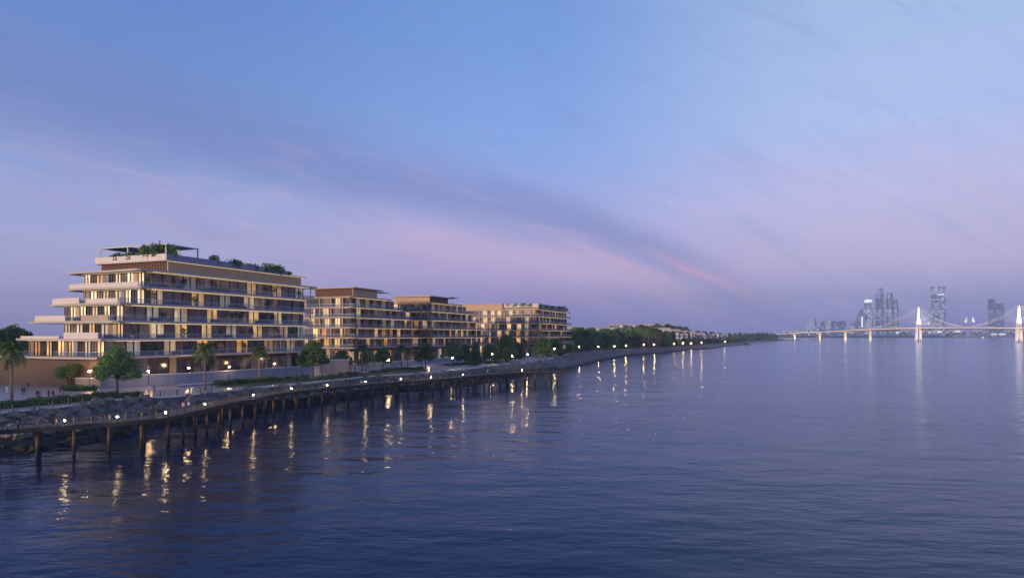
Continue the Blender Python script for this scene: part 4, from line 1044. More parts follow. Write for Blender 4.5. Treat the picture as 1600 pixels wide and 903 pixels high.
# roof and balcony planting
for k, (a, b, h, w) in enumerate([(7.2, 7, 4.1, 3.6), (7.2, 9.5, 4.0, 3.6), (7.2, 12, 4.2, 3.6), (7.2, 5, 4.2, 3.4), (8.2, 3.6, 4.0, 3.4), (7.3, 15.5, 2.4, 3.0), (7.3, 18, 2.3, 2.8), (7.3, 20.5, 2.4, 3.0), (7.3, 23, 2.2, 2.8)]):
    plant('shrub' if k % 2 else 'shrub2', loc(O1, a, b, 30.75 + .5), h, w, 'green shrub under the white roof pergola, %s from its water-side corner' % ORD[sorted([3.6, 5, 7, 9.5, 12, 15.5, 18, 20.5, 23]).index(b)], 'shrub', 'roof pergola shrubs')
for k, (a, b, h, w) in enumerate([(22, 3.4, 3.5, 3.6), (28.5, 3.4, 2.9, 4.4), (33, 3.4, 2.3, 3.4), (36, 3.4, 2.2, 2.8), (43, 3.4, 3.4, 5.0), (46, 3.4, 2.8, 4.0), (40.8, 3.5, 1.9, 3.4), (50, 4, 1.5, 4)]):
    plant('shrub' if k % 2 else 'shrub2', loc(O1, a, b, 30.75), h, w, 'rounded shrub behind the roof parapet of the nearest building, %s from its corner' % ORD[sorted([22, 28.5, 33, 36, 43, 46, 40.8, 50]).index(a)], 'shrub', 'roof terrace shrubs')
for k, (a, b, h, w) in enumerate([(1, 21, 2.6, 5), (1, 16, 2.6, 6), (1, 10, 3.0, 6.5), (1, 5, 2.4, 6), (2, 1.4, 2.6, 6), (12, 1.4, 2.2, 6), (24, 1.4, 2.2, 7), (40, 1.6, 2.4, 7), (54, 1.6, 3.4, 5)]):
    plant('shrub' if k % 2 else 'shrub2', loc(O4, a, b, 28.9), h, w, 'rounded shrub in a roof planter of the fourth building, %s counted from the left' % ORD[k], 'shrub', 'roof planter shrubs')
FL = ('one', 'two', 'three', 'four', 'five')
pots = [(4, -1.8 + 4.2, .8), (4, 1.2, 10), (3, 1.2, 1.5), (3, 1.4, 14), (4, 1.2, 41.5), (3, 1.2, 40), (2, 1.2, 4), (2, 1.2, 29), (2, 1.2, 41), (1, 1.2, -4), (1, 1.2, 10), (1, 1.2, 22), (0, 1.0, 2), (0, 1.0, 17), (3, 1.2, 54), (4, 1.2, 53), (2, 1.3, 46), (1, 1.2, 33), (0, 1, 30), (1, 1.2, 50)]
k = 0
for (s, b, a) in pots:
    t = empty('potted_plant', loc(O1, a, b, S[s] + .002)); tag(t, 'dark potted shrub on balcony level %s of the nearest building, %d metres along' % (FL[s], a + 14), 'potted plant', 'balcony pot plants')
    q = MB(); q.tube([(0, 0, 0), (0, 0, .75)], [.28, .4], 9); q.build('pot', M['pot'], t)
    r_ = random.Random(900 + k); hh = r_.uniform(1.3, 2.1)
    c = crown_leaves(900 + k, [((r_.uniform(-.2, .2), r_.uniform(-.2, .2), .75 + hh * f_), .5 + .35 * r_.random(), .9) for f_ in (.35, .6, .85)], 260, .17); c.build('foliage', M['leafd'], t)
    q = MB(); q.tube([(0, 0, .7), (0, 0, .75 + hh * .6)], [.04, .03], 5); q.build('stem', M['bark'], t); k += 1
# loungers and chairs on the balconies
k = 0
for (s, b, a) in [(4, 1.3, 4.5), (4, 1.3, 22), (3, 1.3, 8), (3, 1.3, 26), (3, 1.3, 30), (2, 1.3, 2), (2, 1.3, 20), (1, 1.3, 4), (1, 1.3, 25), (1, 1.3, 44), (0, 1.2, 8), (2, 1.3, 36), (1, 1.2, -9.6), (3, 16, -6.2), (2, 15.5, -6.6)]:
    t = empty('balcony_sofa', loc(O1, a, b, S[s] + .002), UANG); tag(t, 'blue-grey sofa on balcony level %s of the nearest building, %d metres along' % (FL[s], a + 14), 'sofa', 'balcony sofas')
    q = MB(); q.box(-1, 1, -.4, .4, .12, .42); q.build('seat', M['sofa'], t)
    q = MB(); q.box(-1, 1, .403, .6, .12, .85); q.build('backrest', M['sofa'], t)
    for sx in (-.9, .9):
        q = MB(); q.box(sx - .05, sx + .05, -.35, .35, 0, .117); q.build('leg', M['darkmetal'], t)
        q = MB(); q.box(sx - .1, sx + .1, -.38, .38, .423, .62); q.build('armrest', M['sofa'], t)
    k += 1

# ------------------------------------------------------------------ people
def body_mesh(pose):
    """one continuous skinned figure, 1.74 m tall, facing -Y"""
    J = [(0, 0, .95), (0, 0, 1.12), (0, -.005, 1.32), (0, 0, 1.46), (0, -.01, 1.54), (0, -.02, 1.66)]
    Rr = [(.135, .105), (.125, .095), (.155, .105), (.075, .07), (.055, .055), (.092, .10)]
    E = [(0, 1), (1, 2), (2, 3), (3, 4), (4, 5)]
    def add(p, r, par):
        J.append(p); Rr.append((r, r)); E.append((par, len(J) - 1)); return len(J) - 1
    st = {'walk': .26, 'walk2': .17, 'stand': .03, 'ride': .1}[pose]; sw = {'walk': .24, 'walk2': -.14, 'stand': .02, 'ride': -.3}[pose]
    for sx, sg in ((-1, 1), (1, -1)):
        h = add((sx * .09, 0, .9), .095, 0); kn = add((sx * .1, -.5 * st * sg - .03, .5), .062, h); an = add((sx * .1, -st * sg + .03, .09), .042, kn); add((sx * .105, -st * sg - .13, .04), .036, an)
        s = add((sx * .17, 0, 1.40), .062, 2); el = add((sx * .225, .5 * sw * sg + .03, 1.12), .045, s); wr = add((sx * .235, sw * sg - .05, .88), .034, el); add((sx * .23, sw * sg - .09, .80), .03, wr)
    me = bpy.data.meshes.new('person_base'); me.from_pydata(J, E, []); ob = bpy.data.objects.new('person_base', me); COL.objects.link(ob)
    sk = ob.modifiers.new('skin', 'SKIN'); 
    for v, rr in zip(me.skin_vertices[0].data, Rr): v.radius = rr
    me.skin_vertices[0].data[0].use_root = True
    sb = ob.modifiers.new('sub', 'SUBSURF'); sb.levels = 1; sb.render_levels = 1
    dg = bpy.context.evaluated_depsgraph_get(); ev = ob.evaluated_get(dg); m2 = ev.to_mesh()
    vs = [tuple(v.co) for v in m2.vertices]; fs = [tuple(p.vertices) for p in m2.polygons]; cs = [tuple(p.center) for p in m2.polygons]
    ev.to_mesh_clear(); bpy.data.objects.remove(ob); bpy.data.meshes.remove(me)
    return vs, fs, cs
POSES = {p: body_mesh(p) for p in ('walk', 'walk2', 'stand')}
CLOTH = {}
def cloth(name, c):
    if name not in CLOTH: CLOTH[name] = mat('cloth_' + name, c, .85, .1, 6)
    return CLOTH[name]
CC_ = {'white': (.7, .68, .66), 'black': (.015, .015, .018), 'navy': (.02, .025, .06), 'purple': (.10, .06, .14), 'pink': (.55, .28, .38), 'grey': (.12, .12, .13), 'paleblue': (.4, .48, .6), 'brown': (.09, .06, .045), 'denim': (.05, .07, .13)}
def person(pt, pose, rz, top, bot, label, robe=False, h=1.74):
    vs, fs, cs = POSES[pose]; mb = MB(); mb.v = list(vs); mb.f = list(fs)
    for c in cs:
        z = c[2]; arm = abs(c[0]) > .185 and z < 1.1
        if z > 1.49 or (arm and z < .90): m = 0
        elif z < .085: m = 3
        elif z < .93 and not arm: m = 1 if robe else 2
        else: m = 1
        mb.m.append(m)
    o = mb.build('person', [M['skin'], cloth(top, CC_[top]), cloth(bot, CC_[bot]), cloth('black', CC_['black'])], None, smooth=True)
    o.location = pt; o.rotation_euler = (0, 0, rz); s = h / 1.76; o.scale = (s, s, s)
    tag(o, label, 'person', 'people out walking')
    q = MB(); q.ico((0, .018, 1.69), .108, 2, 0, (.95, 1, .9)); q.v = [(x, y if z > 1.69 or y > -.02 else y + .06, z) for x, y, z in q.v]; q.build('hair', M['hair'], o, smooth=True)
    if robe:
        q = MB(); n = 12; lv = [(.17, .13, 1.0), (.2, .19, .6), (.22, .24, .16)]
        for (rx, ry, z) in lv: q.v += [(rx * math.cos(2 * PI * i / n), ry * math.sin(2 * PI * i / n), z) for i in range(n)]
        for j in range(2):
            for i in range(n): q.f.append((j * n + i, j * n + (i + 1) % n, (j + 1) * n + (i + 1) % n, (j + 1) * n + i)); q.m.append(0)
        q.build('robe', cloth(top, CC_[top]), o, smooth=True)
    return o
def deck_pt(px, frac):
    i = min(range(len(deck_out)), key=lambda i: abs((deck_out[i].x / deck_out[i].y) * 1000 + 800 - px)); p = deck_out[i] - dn[i] * frac
    p = Vector((p.x, p.y, DZ + .003)); return p
G = PZ + .006
person(P(11, 614, G), 'walk', 1.2, 'white', 'white', 'person in a white robe walking left of the leftmost palm', True)
person(P(35, 617, G), 'walk2', 2.6, 'black', 'grey', 'person in black seen from behind right of the leftmost palm')
person(P(38.5, 616.5, G), 'walk', 2.4, 'navy', 'denim', 'person in navy top and jeans beside one in black, right of the leftmost palm')
person(P(44, 608, G), 'walk', .6, 'purple', 'navy', 'person in purple walking close to the brown wall')
person(P(58.5, 623, G), 'stand', .3, 'black', 'navy', 'person in black standing close to another in the middle of the plaza')
person(P(62.5, 623, G), 'stand', -.8, 'grey', 'black', 'person in a grey top standing close to another in the middle of the plaza')
person(P(76, 622, G), 'walk', 1.7, 'brown', 'black', 'person in brown walking near the hedge on the plaza')
person(P(83, 623, G), 'walk2', 1.5, 'black', 'navy', 'person in black and navy walking near the hedge on the plaza')
person(P(94, 613.5, G), 'stand', 3.0, 'purple', 'black', 'person in purple top standing by the planted bed')
person(P(154, 617, G), 'walk', -1.4, 'white', 'white', 'person in a long white robe walking left of the leafy round tree', True)
person(P(232, 613.5, G), 'walk2', 1.4, 'white', 'grey', 'person in a white shirt on the path under the second lamp')
person(P(241, 613.5, G), 'walk', 1.5, 'purple', 'navy', 'person in purple beside one in a white shirt on the path')
person(P(463, 594, G), 'stand', .2, 'black', 'black', 'person in black near the tall leafy tree at the gap between buildings')
person(P(548, 581.5, G), 'walk2', 1.0, 'black', 'black', 'person all in black left of the palm at the second building')
person(P(554, 581, G), 'walk', 1.0, 'black', 'grey', 'person in black and grey left of the palm at the second building')
person(P(575, 578.5, G), 'stand', 1.0, 'brown', 'black', 'person in brown behind the palm at the second building')
person(P(659, 573.5, G), 'walk', -1.2, 'black', 'navy', 'person in dark clothes walking under the dark umbrella-shaped tree')
person(P(684, 572.5, G), 'walk2', 1.3, 'black', 'black', 'person in black with a companion on the path before the third building')
person(P(688, 574, G), 'walk', 1.3, 'navy', 'black', 'person in navy with a companion on the path before the third building')
person(P(811, 568, G), 'walk', 1.2, 'black', 'grey', 'person in black striding near the far boardwalk lamp')
person(P(841, 561.5, G), 'walk2', .5, 'black', 'black', 'person in black under the rounded trees at the fourth building')
person(P(847, 561.5, G), 'walk', .5, 'grey', 'black', 'person in grey under the rounded trees at the fourth building')
person(P(793, 568.5, G), 'stand', .5, 'black', 'navy', 'person in black and navy below the large dense tree')
person(deck_pt(250.5, 1.6), 'walk2', -.9, 'black', 'black', 'person all in black on the boardwalk near the third deck lamp')
person(deck_pt(254, 1.9), 'walk', -.9, 'navy', 'black', 'person in navy on the boardwalk beside one all in black')
person(deck_pt(303, 1.8), 'walk', .2, 'pink', 'black', 'person in a pink top on the boardwalk')
person(deck_pt(311, 1.4), 'walk2', .2, 'paleblue', 'denim', 'person in a pale blue top on the boardwalk beside one in pink')
person(deck_pt(373, 2.4), 'walk', .5, 'black', 'black', 'person in black on the boardwalk bend before the near building')
person(deck_pt(548, 2.2), 'walk2', 1.0, 'black', 'navy', 'person in black on the boardwalk between two lamps past the tall leafy tree')
person(deck_pt(554.5, 1.8), 'walk', 1.0, 'black', 'black', 'person in black leading another on the boardwalk past the tall leafy tree')
person(deck_pt(616.5, 2.6), 'walk', .8, 'black', 'grey', 'person in black on the boardwalk left of a companion before the lawn')
person(deck_pt(622, 2.0), 'walk2', .8, 'grey', 'black', 'person in grey on the boardwalk right of a companion before the lawn')
person(deck_pt(771, 2.0), 'walk2', .8, 'white', 'grey', 'person in a white top on the far part of the boardwalk')
# cyclist on the boardwalk
bp_ = deck_pt(81, 1.6)
cyc = tag(empty('bicycle', bp_, .55), 'dark bicycle ridden along the boardwalk at the left', 'bicycle')
for x in (-.52, .52):
    q = MB(); q.tube([(x + .34 * math.cos(a * PI / 8), 0, .35 + .34 * math.sin(a * PI / 8)) for a in range(17)], .025, 5, cap=False); wq = q.build('wheel', M['darkmetal'], cyc)
    q = MB()
    for a in range(6): q.tube([(x, 0, .35), (x + .33 * math.cos(a * PI / 3), 0, .35 + .33 * math.sin(a * PI / 3))], .006, 3)
    q.build('spokes', M['steel'], wq)
q = MB(); q.tube([(-.52, 0, .35), (-.18, 0, .85), (.38, 0, .88), (-.05, 0, .33), (-.18, 0, .85)], .022, 5); q.tube([(-.52, 0, .35), (-.05, 0, .33)], .02, 5); q.tube([(.52, 0, .35), (.36, 0, 1.0)], .02, 5); q.build('frame', M['darkmetal'], cyc)
q = MB(); q.tube([(.34, -.26, 1.02), (.36, 0, 1.0), (.34, .26, 1.02)], .016, 5); q.build('handlebar', M['steel'], cyc)
q = MB(); q.box(-.32, -.06, -.07, .07, .9, .96); q.build('saddle', M['darkmetal'], cyc)
def rider():
    J = [(-.2, 0, 1.0), (-.1, 0, 1.18), (.03, 0, 1.36), (.09, 0, 1.46), (.12, 0, 1.53), (.15, 0, 1.64)]; Rr = [.13, .115, .13, .07, .055, .095]; E = [(0, 1), (1, 2), (2, 3), (3, 4), (4, 5)]
    def add(p, r, par): J.append(p); Rr.append(r); E.append((par, len(J) - 1)); return len(J) - 1
    for sy, kz, kx, fz, fx in ((-1, .72, .18, .25, .05), (1, .60, .12, .12, -.08)):
        h = add((-.18, sy * .09, .95), .09, 0); kn = add((kx, sy * .1, kz), .06, h); an = add((fx - .04, sy * .1, fz), .04, kn); add((fx + .1, sy * .1, fz - .02), .034, an)
        s = add((.05, sy * .17, 1.40), .058, 2); el = add((.2, sy * .22, 1.18), .042, s); add((.34, sy * .22, 1.05), .032, el)
    me = bpy.data.meshes.new('person_base'); me.from_pydata(J, E, []); ob = bpy.data.objects.new('person_base', me); COL.objects.link(ob)
    ob.modifiers.new('skin', 'SKIN')
    for v, rr in zip(me.skin_vertices[0].data, Rr): v.radius = (rr, rr)
    me.skin_vertices[0].data[0].use_root = True
    sb = ob.modifiers.new('sub', 'SUBSURF'); sb.levels = 1
    dg = bpy.context.evaluated_depsgraph_get(); ev = ob.evaluated_get(dg); m2 = ev.to_mesh()
    mb = MB(); mb.v = [tuple(v.co) for v in m2.vertices]; mb.f = [tuple(p.vertices) for p in m2.polygons]; mb.m = [0 if p.center[2] > 1.5 else (1 if p.center[2] > .95 else 2) for p in m2.polygons]
    ev.to_mesh_clear(); bpy.data.objects.remove(ob); bpy.data.meshes.remove(me)
    o = mb.build('person', [M['skin'], cloth('black', CC_['black']), cloth('denim', CC_['denim'])], None, smooth=True)
    o.location = bp_; o.rotation_euler = (0, 0, .55); tag(o, 'person in black riding a bicycle on the boardwalk at the left', 'person', 'people out walking')
    q = MB(); q.ico((.135, 0, 1.67), .108, 2, 0, (1, .95, .9)); q.build('hair', M['hair'], o, smooth=True)
rider()

# ------------------------------------------------------------------ hill and villas past the grove
def mound(name, cx, cy, rx, ry, h, m):
    mb = MB(); n = 26; rg = 8
    for j in range(rg + 1):
        t = j / rg
        for i in range(n):
            a = 2 * PI * i / n; x, y = math.cos(a) * rx * (1 - t), math.sin(a) * ry * (1 - t)
            z = h * (1 - (1 - t) ** 2) ** 1.0 * (1 + .18 * noise.noise(Vector((cx + x, cy + y, 0)) * .012)) - .5
            mb.v.append((cx + x, cy + y, PZ + z))
    for j in range(rg):
        for i in range(n): mb.f.append((j * n + i, j * n + (i + 1) % n, (j + 1) * n + (i + 1) % n, (j + 1) * n + i)); mb.m.append(0)
    return tag(mb.build(name, m, smooth=True), kind='structure')
hc = Vector((205, 1150, 0)); mound('hill', hc.x, hc.y, 165, 230, 26, M['grass'])
hc2 = D(930, 900); mound('hill', hc2.x, hc2.y, 130, 150, 18, M['grass'])
def villa(px, d, w, h, dep, zb, label, group, rz=0.0, wins=3):
    t = empty('villa', D(px, d, zb), rz); tag(t, label, 'house', group)
    mb = MB(); mb.box(-w / 2, w / 2, 0, dep, 0, h); mb.build('wall', M['villa'], t)
    mb = MB(); mb.box(-w / 2 - .5, w / 2 + .5, -.8, dep + .4, h + .003, h + .45); mb.build('roof', M['slab'], t)
    nf = max(1, int(h / 3.6))
    for f_ in range(nf):
        for i in range(wins):
            c = -w / 2 + w * (i + .5) / wins; ww = w / wins * .32
            q = MB(); q.box(c - ww, c + ww, -.12, -.004, f_ * 3.6 + .5, f_ * 3.6 + 2.9); q.build('window', M['cur_c'] if (i * 7 + f_ * 3 + int(px)) % 6 == 0 else M['glass'], t)
        if f_: 
            q = MB(); q.box(-w / 2, w / 2, -1.2, -.003, f_ * 3.6 - .2, f_ * 3.6); q.build('balcony', M['slab'], t)
k = 0
for px in range(1058, 1142, 7):
    d = 760 + (px - 1058) * 5.2; top = 521.0 + (px - 1058) * .012
    villa(px, d, d * .0042, 11.5 if (k % 3) else 12.6, 9, zat(top, d) - 12, 'white flat-roofed villa in the waterside row, %s from the left' % ORD[k], 'white villas in the waterside row', -.35, 2); k += 1
for k, (px, d, w, h, zb) in enumerate([(1048, 860, 26, 7, 17), (1060, 900, 24, 7, 15), (1034, 820, 22, 7, 18.5), (1075, 960, 22, 6, 16), (1090, 1000, 20, 5, 15)]):
    villa(px, d, w, h, 10, zb, 'long low white house on the green slope above the waterside row, %s from the left' % ORD[k], 'low houses on the slope', 0, 5)
for k, (px, d, top, h, w) in enumerate([(902, 800, 511, 14, 22), (921, 820, 512.5, 12, 30), (934, 830, 513, 11, 26), (947, 900, 511.5, 14, 24), (963, 980, 506.5, 12, 20), (975, 1000, 506, 10, 22), (992, 1050, 507, 8, 30), (1016, 1120, 505.8, 9, 34), (1036, 1150, 506, 9, 36)]):
    villa(px, d, w, h, 12, zat(top, d) - h, 'distant grey-white house on the hill above the grove, %s from the left' % ORD[k], 'houses on the hill', 0, 4)
for k, (px, d, top) in enumerate([(897, 690, 513.5), (910, 720, 514.5), (918, 740, 513), (929, 745, 514.5), (938, 770, 513.5), (950, 800, 512), (958, 800, 513), (966, 820, 511), (976, 830, 512.5), (988, 850, 511.5), (998, 870, 510.5), (1008, 880, 511.5), (1020, 800, 513.5), (1030, 790, 515), (1042, 800, 515.5), (1052, 830, 516.5), (1064, 860, 517.5), (1076, 900, 518)]):
    h = min(zat(top, d) - PZ, 13); plant(('far2', 'far')[k % 2], D(px, d, zat(top, d) - h), h, d * .0155, 'leafy tree on the lower slope of the hill, %s from the left' % ORD[k], group='lower slope trees')
k = 0
for px, d, top in [(955, 940, 509), (985, 1010, 507.5), (1003, 1030, 506.5), (1027, 1100, 504.8), (1044, 1130, 505.5), (1053, 1140, 508.5), (1062, 1140, 509), (1071, 1120, 509.8), (1048, 900, 513.5), (1063, 940, 514.5), (1078, 1000, 515), (1090, 1050, 516), (1100, 1080, 516.8), (912, 790, 513), (926, 800, 511), (940, 850, 511.5), (1112, 1100, 518), (1124, 1150, 519)]:
    h = 8; plant(('far', 'far2')[k % 2], D(px, d, zat(top, d) - h), h, d * .0125, 'small distant tree on the hillside above the villas, %s from the left' % ORD[sorted([955, 985, 1003, 1027, 1044, 1053, 1062, 1071, 1048, 1063, 1078, 1090, 1100, 912, 926, 940, 1112, 1124]).index(px)], group='hillside trees'); k += 1

# ------------------------------------------------------------------ bridge
br_pts = [(1214, 2140, 18.5), (1242, 2030, 22.2), (1280, 1930, 25.3), (1319, 1840, 28.3), (1358, 1760, 31.6), (1435, 1640, 34), (1515, 1545, 34), (1592, 1455, 32), (1665, 1380, 29)]
bp0 = [D(px, d, z) for px, d, z in br_pts]
bro = tag(empty('suspension_bridge', (bp0[5].x, bp0[5].y, 0)), 'long white cable bridge with two lit A-shaped pylons across the bay', 'bridge'); B0 = Vector((bp0[5].x, bp0[5].y, 0))
dkp = resample([p - B0 for p in bp0], 12); dnn = right_normals(dkp)
mb = MB(); mes = {-1: MB(), 1: MB()}
for i in range(len(dkp) - 1):
    a, b, n, m_ = dkp[i], dkp[i + 1], dnn[i], dnn[i + 1]; W = 9; dn_ = Vector((0, 0, -2.6))
    mb.quad(a - n * W, a + n * W, b + m_ * W, b - m_ * W); mb.quad(a - n * W, b - m_ * W, b - m_ * W * .6 + dn_, a - n * W * .6 + dn_)
    mb.quad(a + n * W, a + n * W * .6 + dn_, b + m_ * W * .6 + dn_, b + m_ * W); mb.quad(a - n * W * .6 + dn_, b - m_ * W * .6 + dn_, b + m_ * W * .6 + dn_, a + n * W * .6 + dn_)
    for s in (-1, 1):
        mes[s].beam(a + n * W * s + Vector((0, 0, .75)), b + m_ * W * s + Vector((0, 0, .75)), .5, 1.0)
mb.build('deck', M['bridge'], bro); [mes[s].build('parapet_light', M['edge'], bro) for s in (-1, 1)]
def near_i(p): return min(range(len(dkp)), key=lambda i: (Vector((dkp[i].x, dkp[i].y, 0)) - Vector((p.x, p.y, 0))).length)
pyl = []
for (px, d, top) in ((1435, 1640, 89), (1592, 1455, 85)):
    c = D(px, d, 0) - B0; i = near_i(c); n = dnn[i]; zt = dkp[i].z
    # legs splay across the deck
    py_ = MB()
    n = Vector((.94, .34, 0))
    def leg(s):
        q = MB(); pts = [(c + n * s * 8, 0, 3.9), (c + n * s * 6.2, zt, 3.3), (c + n * s * 1.5, 57, 2.8)]
        rows = []
        for (p, z, w) in pts:
            v = n * w / 2; u = Vector((-n.y, n.x, 0)) * 2.4
            rows.append([Vector((p.x, p.y, z)) + x for x in (-v - u, v - u, v + u, -v + u)])
        for r0_, r1_ in zip(rows[:-1], rows[1:]):
            for j in range(4): q.quad(r0_[j], r0_[(j + 1) % 4], r1_[(j + 1) % 4], r1_[j])
        q.quad(*rows[-1]); return q
    sh = MB(); v = n * 2.7; u = Vector((-n.y, n.x, 0)) * 2.6; rows = []
    for z, f_ in ((52, 1), (top - 4, .78), (top, .5)): rows.append([Vector((c.x, c.y, z)) + x * f_ for x in (-v - u, v - u, v + u, -v + u)])
    for r0_, r1_ in zip(rows[:-1], rows[1:]):
        for j in range(4): sh.quad(r0_[j], r0_[(j + 1) % 4], r1_[(j + 1) % 4], r1_[j])
    sh.quad(*rows[-1])
    po = sh.build('pylon', M['pylon'], bro)
    for s in (-1, 1): leg(s).build('leg', M['pylon'], po)
    q = MB(); q.beam(c + n * -7 + Vector((0, 0, zt - 3.2)), c + n * 7 + Vector((0, 0, zt - 3.2)), 3, 2); q.build('crossbeam', M['bridge'], po)
    q = MB(); q.beam(c + n * -12 + Vector((0, 0, .2)), c + n * 12 + Vector((0, 0, .2)), 9, 3.4); q.build('footing', M['bridge'], po)
    pyl.append((c, top, i))
    for s in (-1, 1):                                    # floodlights on the deck and on the footing
        for (src, tgt, e, sz) in ((c + Vector((s * 6, -42, zt + 2)), c + Vector((0, 0, 64)), 260000, .9), (c + Vector((s * 10, -30, 3)), c + Vector((s * 6, 0, 20)), 42000, 1.1)):
            l = bpy.data.lights.new('floodlight', 'SPOT'); l.energy = e; l.spot_size = sz; l.spot_blend = .6; l.shadow_soft_size = .6; l.color = (1, .93, .85) if e > 1e5 else (1, .72, .5)
            lo_ = bpy.data.objects.new('floodlight', l); COL.objects.link(lo_); lo_.location = src + B0; lo_.rotation_euler = (src - tgt).to_track_quat('Z', 'Y').to_euler()
for px, d in ((1242, 2030), (1280, 1930), (1319, 1840), (1358, 1760)):
    c = D(px, d, 0) - B0; i = near_i(c); q = MB(); z = dkp[i].z - 2.6; c = Vector((dkp[i].x, dkp[i].y, 0))
    q.box(c.x - 2.6, c.x + 2.6, c.y - 3, c.y + 3, -1, z - 2); q.box(c.x - 4.2, c.x + 4.2, c.y - 4, c.y + 4, z - 1.997, z - .003); q.build('pier', M['bridge'], bro)
    l = bpy.data.lights.new('floodlight', 'SPOT'); l.energy = 60000; l.spot_size = 1.2; l.spot_blend = .6; l.shadow_soft_size = .5; l.color = (1, .78, .5)
    lo_ = bpy.data.objects.new('floodlight', l); COL.objects.link(lo_); src = c + Vector((0, -26, 2)); lo_.location = src + B0; lo_.rotation_euler = (src - (c + Vector((0, 0, 14)))).to_track_quat('Z', 'Y').to_euler()
nh = 0
def cable(i0, z0, i1, z1, sag, s):
    global nh
    n_ = 34; pts = []
    for k in range(n_ + 1):
        t = k / n_; fi = i0 + (i1 - i0) * t; a = int(max(0, min(len(dkp) - 2, math.floor(fi)))); p = dkp[a].lerp(dkp[a + 1], fi - a); nn = dnn[a]
        z = z0 + (z1 - z0) * t - sag * 4 * t * (1 - t); z = max(z, p.z + 1.6)
        pts.append(Vector((p.x, p.y, z)) + nn * s * (7.5 if .02 < t else 2))
    q = MB(); q.tube(pts, .22, 5); q.build('cable', M['darkmetal'], bro)
    lb = MB()
    for k in range(1, n_):
        a, b = pts[k], pts[k].lerp(pts[k + 1], .38); lb.beam(a + Vector((0, 0, .6)), b + Vector((0, 0, 1.6)), .45, .6)
    lb.build('light_string', M['bead'], bro)
    for k in range(2, n_, 2):
        p = pts[k]; fi = i0 + (i1 - i0) * k / n_; a = int(max(0, min(len(dkp) - 2, math.floor(fi)))); zz = dkp[a].z
        if p.z > zz + 4 and nh < 96: q = MB(); q.tube([(p.x, p.y, zz), p], .14, 4, cap=False); q.build('hanger', M['bridge'], bro); nh += 1
(cA, tA, iA), (cB, tB, iB) = pyl
iL = near_i(D(1366, 1750) - B0)
mid = (iA + iB) / 2
for s in (-1, 1):
    cable(iA, tA - 3, iL, 35, 7, s)
    cable(iA, tA - 3, mid - 1, 37, 9, s); cable(iB, tB - 3, mid + 1, 37, 9, s)
    cable(iB, tB - 3, len(dkp) - 1, 40, 5, s)

# ------------------------------------------------------------------ skyline
SD = 5200
def tower(px, wpx, top, form, m, label, d=SD, dep=None, yaw=.25):
    w = wpx / FP * d; H = zat(top, d); t = empty('skyscraper' if H > 120 else 'office_block', D(px, d, 0)); tag(t, label, 'skyscraper' if H > 120 else 'office block', 'skyline across the bay')
    dep = dep or w * .9; mb = MB()
    def loft(secs, n=14, sq=False):
        rows = []
        for (z, sx, ox) in secs:
            row = []
            for i in range(n if not sq else 4):
                a = 2 * PI * i / n if not sq else PI / 4 + PI / 2 * i; k = 1 if not sq else math.sqrt(2)
                x, y = math.cos(a) * k * w / 2 * sx + ox * w, math.sin(a) * k * dep / 2 * sx + dep / 2
                row.append((x, y, z))
            rows.append(row)
        nn = len(rows[0])
        for a, b in zip(rows[:-1], rows[1:]):
            for i in range(nn): mb.quad(a[i], a[(i + 1) % nn], b[(i + 1) % nn], b[i])
        mb.face(list(rows[-1]))
    crown = None
    if form == 'bullet': loft([(0, .86, 0), (H * .5, 1, 0), (H * .8, .93, .02), (H * .94, .72, .05), (H, .34, .09)])
    elif form == 'round':
        loft([(0, .9, 0), (H * .55, 1, 0), (H * .93, .96, 0)], 16); crown = MB()
        mb2 = mb; mb = crown; loft([(H * .93 + .1, .97, 0), (H, .8, -.06)], 16); mb = mb2
    elif form == 'sail': loft([(0, 1, 0), (H * .4, .86, .05), (H * .75, .55, .2), (H, .16, .38)], 4, True)
    elif form == 'twist': loft([(0, .95, 0), (H * .4, 1, .0), (H * .75, .92, -.03), (H * .9, .78, -.07), (H, .6, -.1)], 10)
    elif form == 'slab': loft([(0, 1, 0), (H, 1, 0)], 4, True)
    elif form == 'step':
        loft([(0, 1, 0), (H * .5, 1, 0)], 4, True); loft([(H * .5 + .01, .75, 0), (H * .8, .75, 0)], 4, True); loft([(H * .8 + .01, .45, 0), (H, .45, 0)], 4, True)
    elif form == 'frame':
        loft([(0, 1, 0), (H * .86, 1, 0)], 4, True)
        for (x0, x1, y0, y1) in ((-.5, -.42, 0, .1), (.28, .5, 0, .1), (-.5, -.42, .9, 1), (.28, .5, .9, 1)): mb.box(x0 * w, x1 * w, y0 * dep, y1 * dep, H * .86 + .1, H - 12)
        mb.box(-w / 2, w / 2, 0, dep, H - 11.9, H)
        crown = MB(); crown.box(-w * .36, w * .36, -1.5, -.1, H * .835, H * .855)
    mb.build('shaft', m, t)
    if crown: crown.build('crown_light', M['white_lit'], t)
    return t, w, H
tower(1378, 13, 449, 'bullet', M['tower'], 'tallest slim bullet-shaped tower at the left of the skyline cluster')
tower(1394.5, 12.5, 456, 'twist', M['tower'], 'tall curved tower right beside the bullet-shaped tower')
tower(1389.5, 6, 462, 'step', M['tower'], 'narrow stepped tower wedged between the bullet-shaped and the curved tower', SD + 120)
tower(1402.5, 7.5, 468, 'twist', M['tower'], 'lower curved tower at the right edge of the skyline cluster', SD - 60)
tower(1360.5, 13, 468, 'round', M['tower2'], 'round-topped tower with a bright white crown')
t, w, H = tower(1344.5, 14, 482, 'sail', M['tower'], 'dark sail-shaped tower with a bright vertical strip', SD - 50)
q = MB(); q.box(w * .10, w * .26, -3, -.5, H * .35, H * .72); q.build('light_strip', M['white_lit'], t)
tower(1470, 15, 448, 'frame', M['tower2'], 'tall square tower with an open frame top, behind the bridge span')
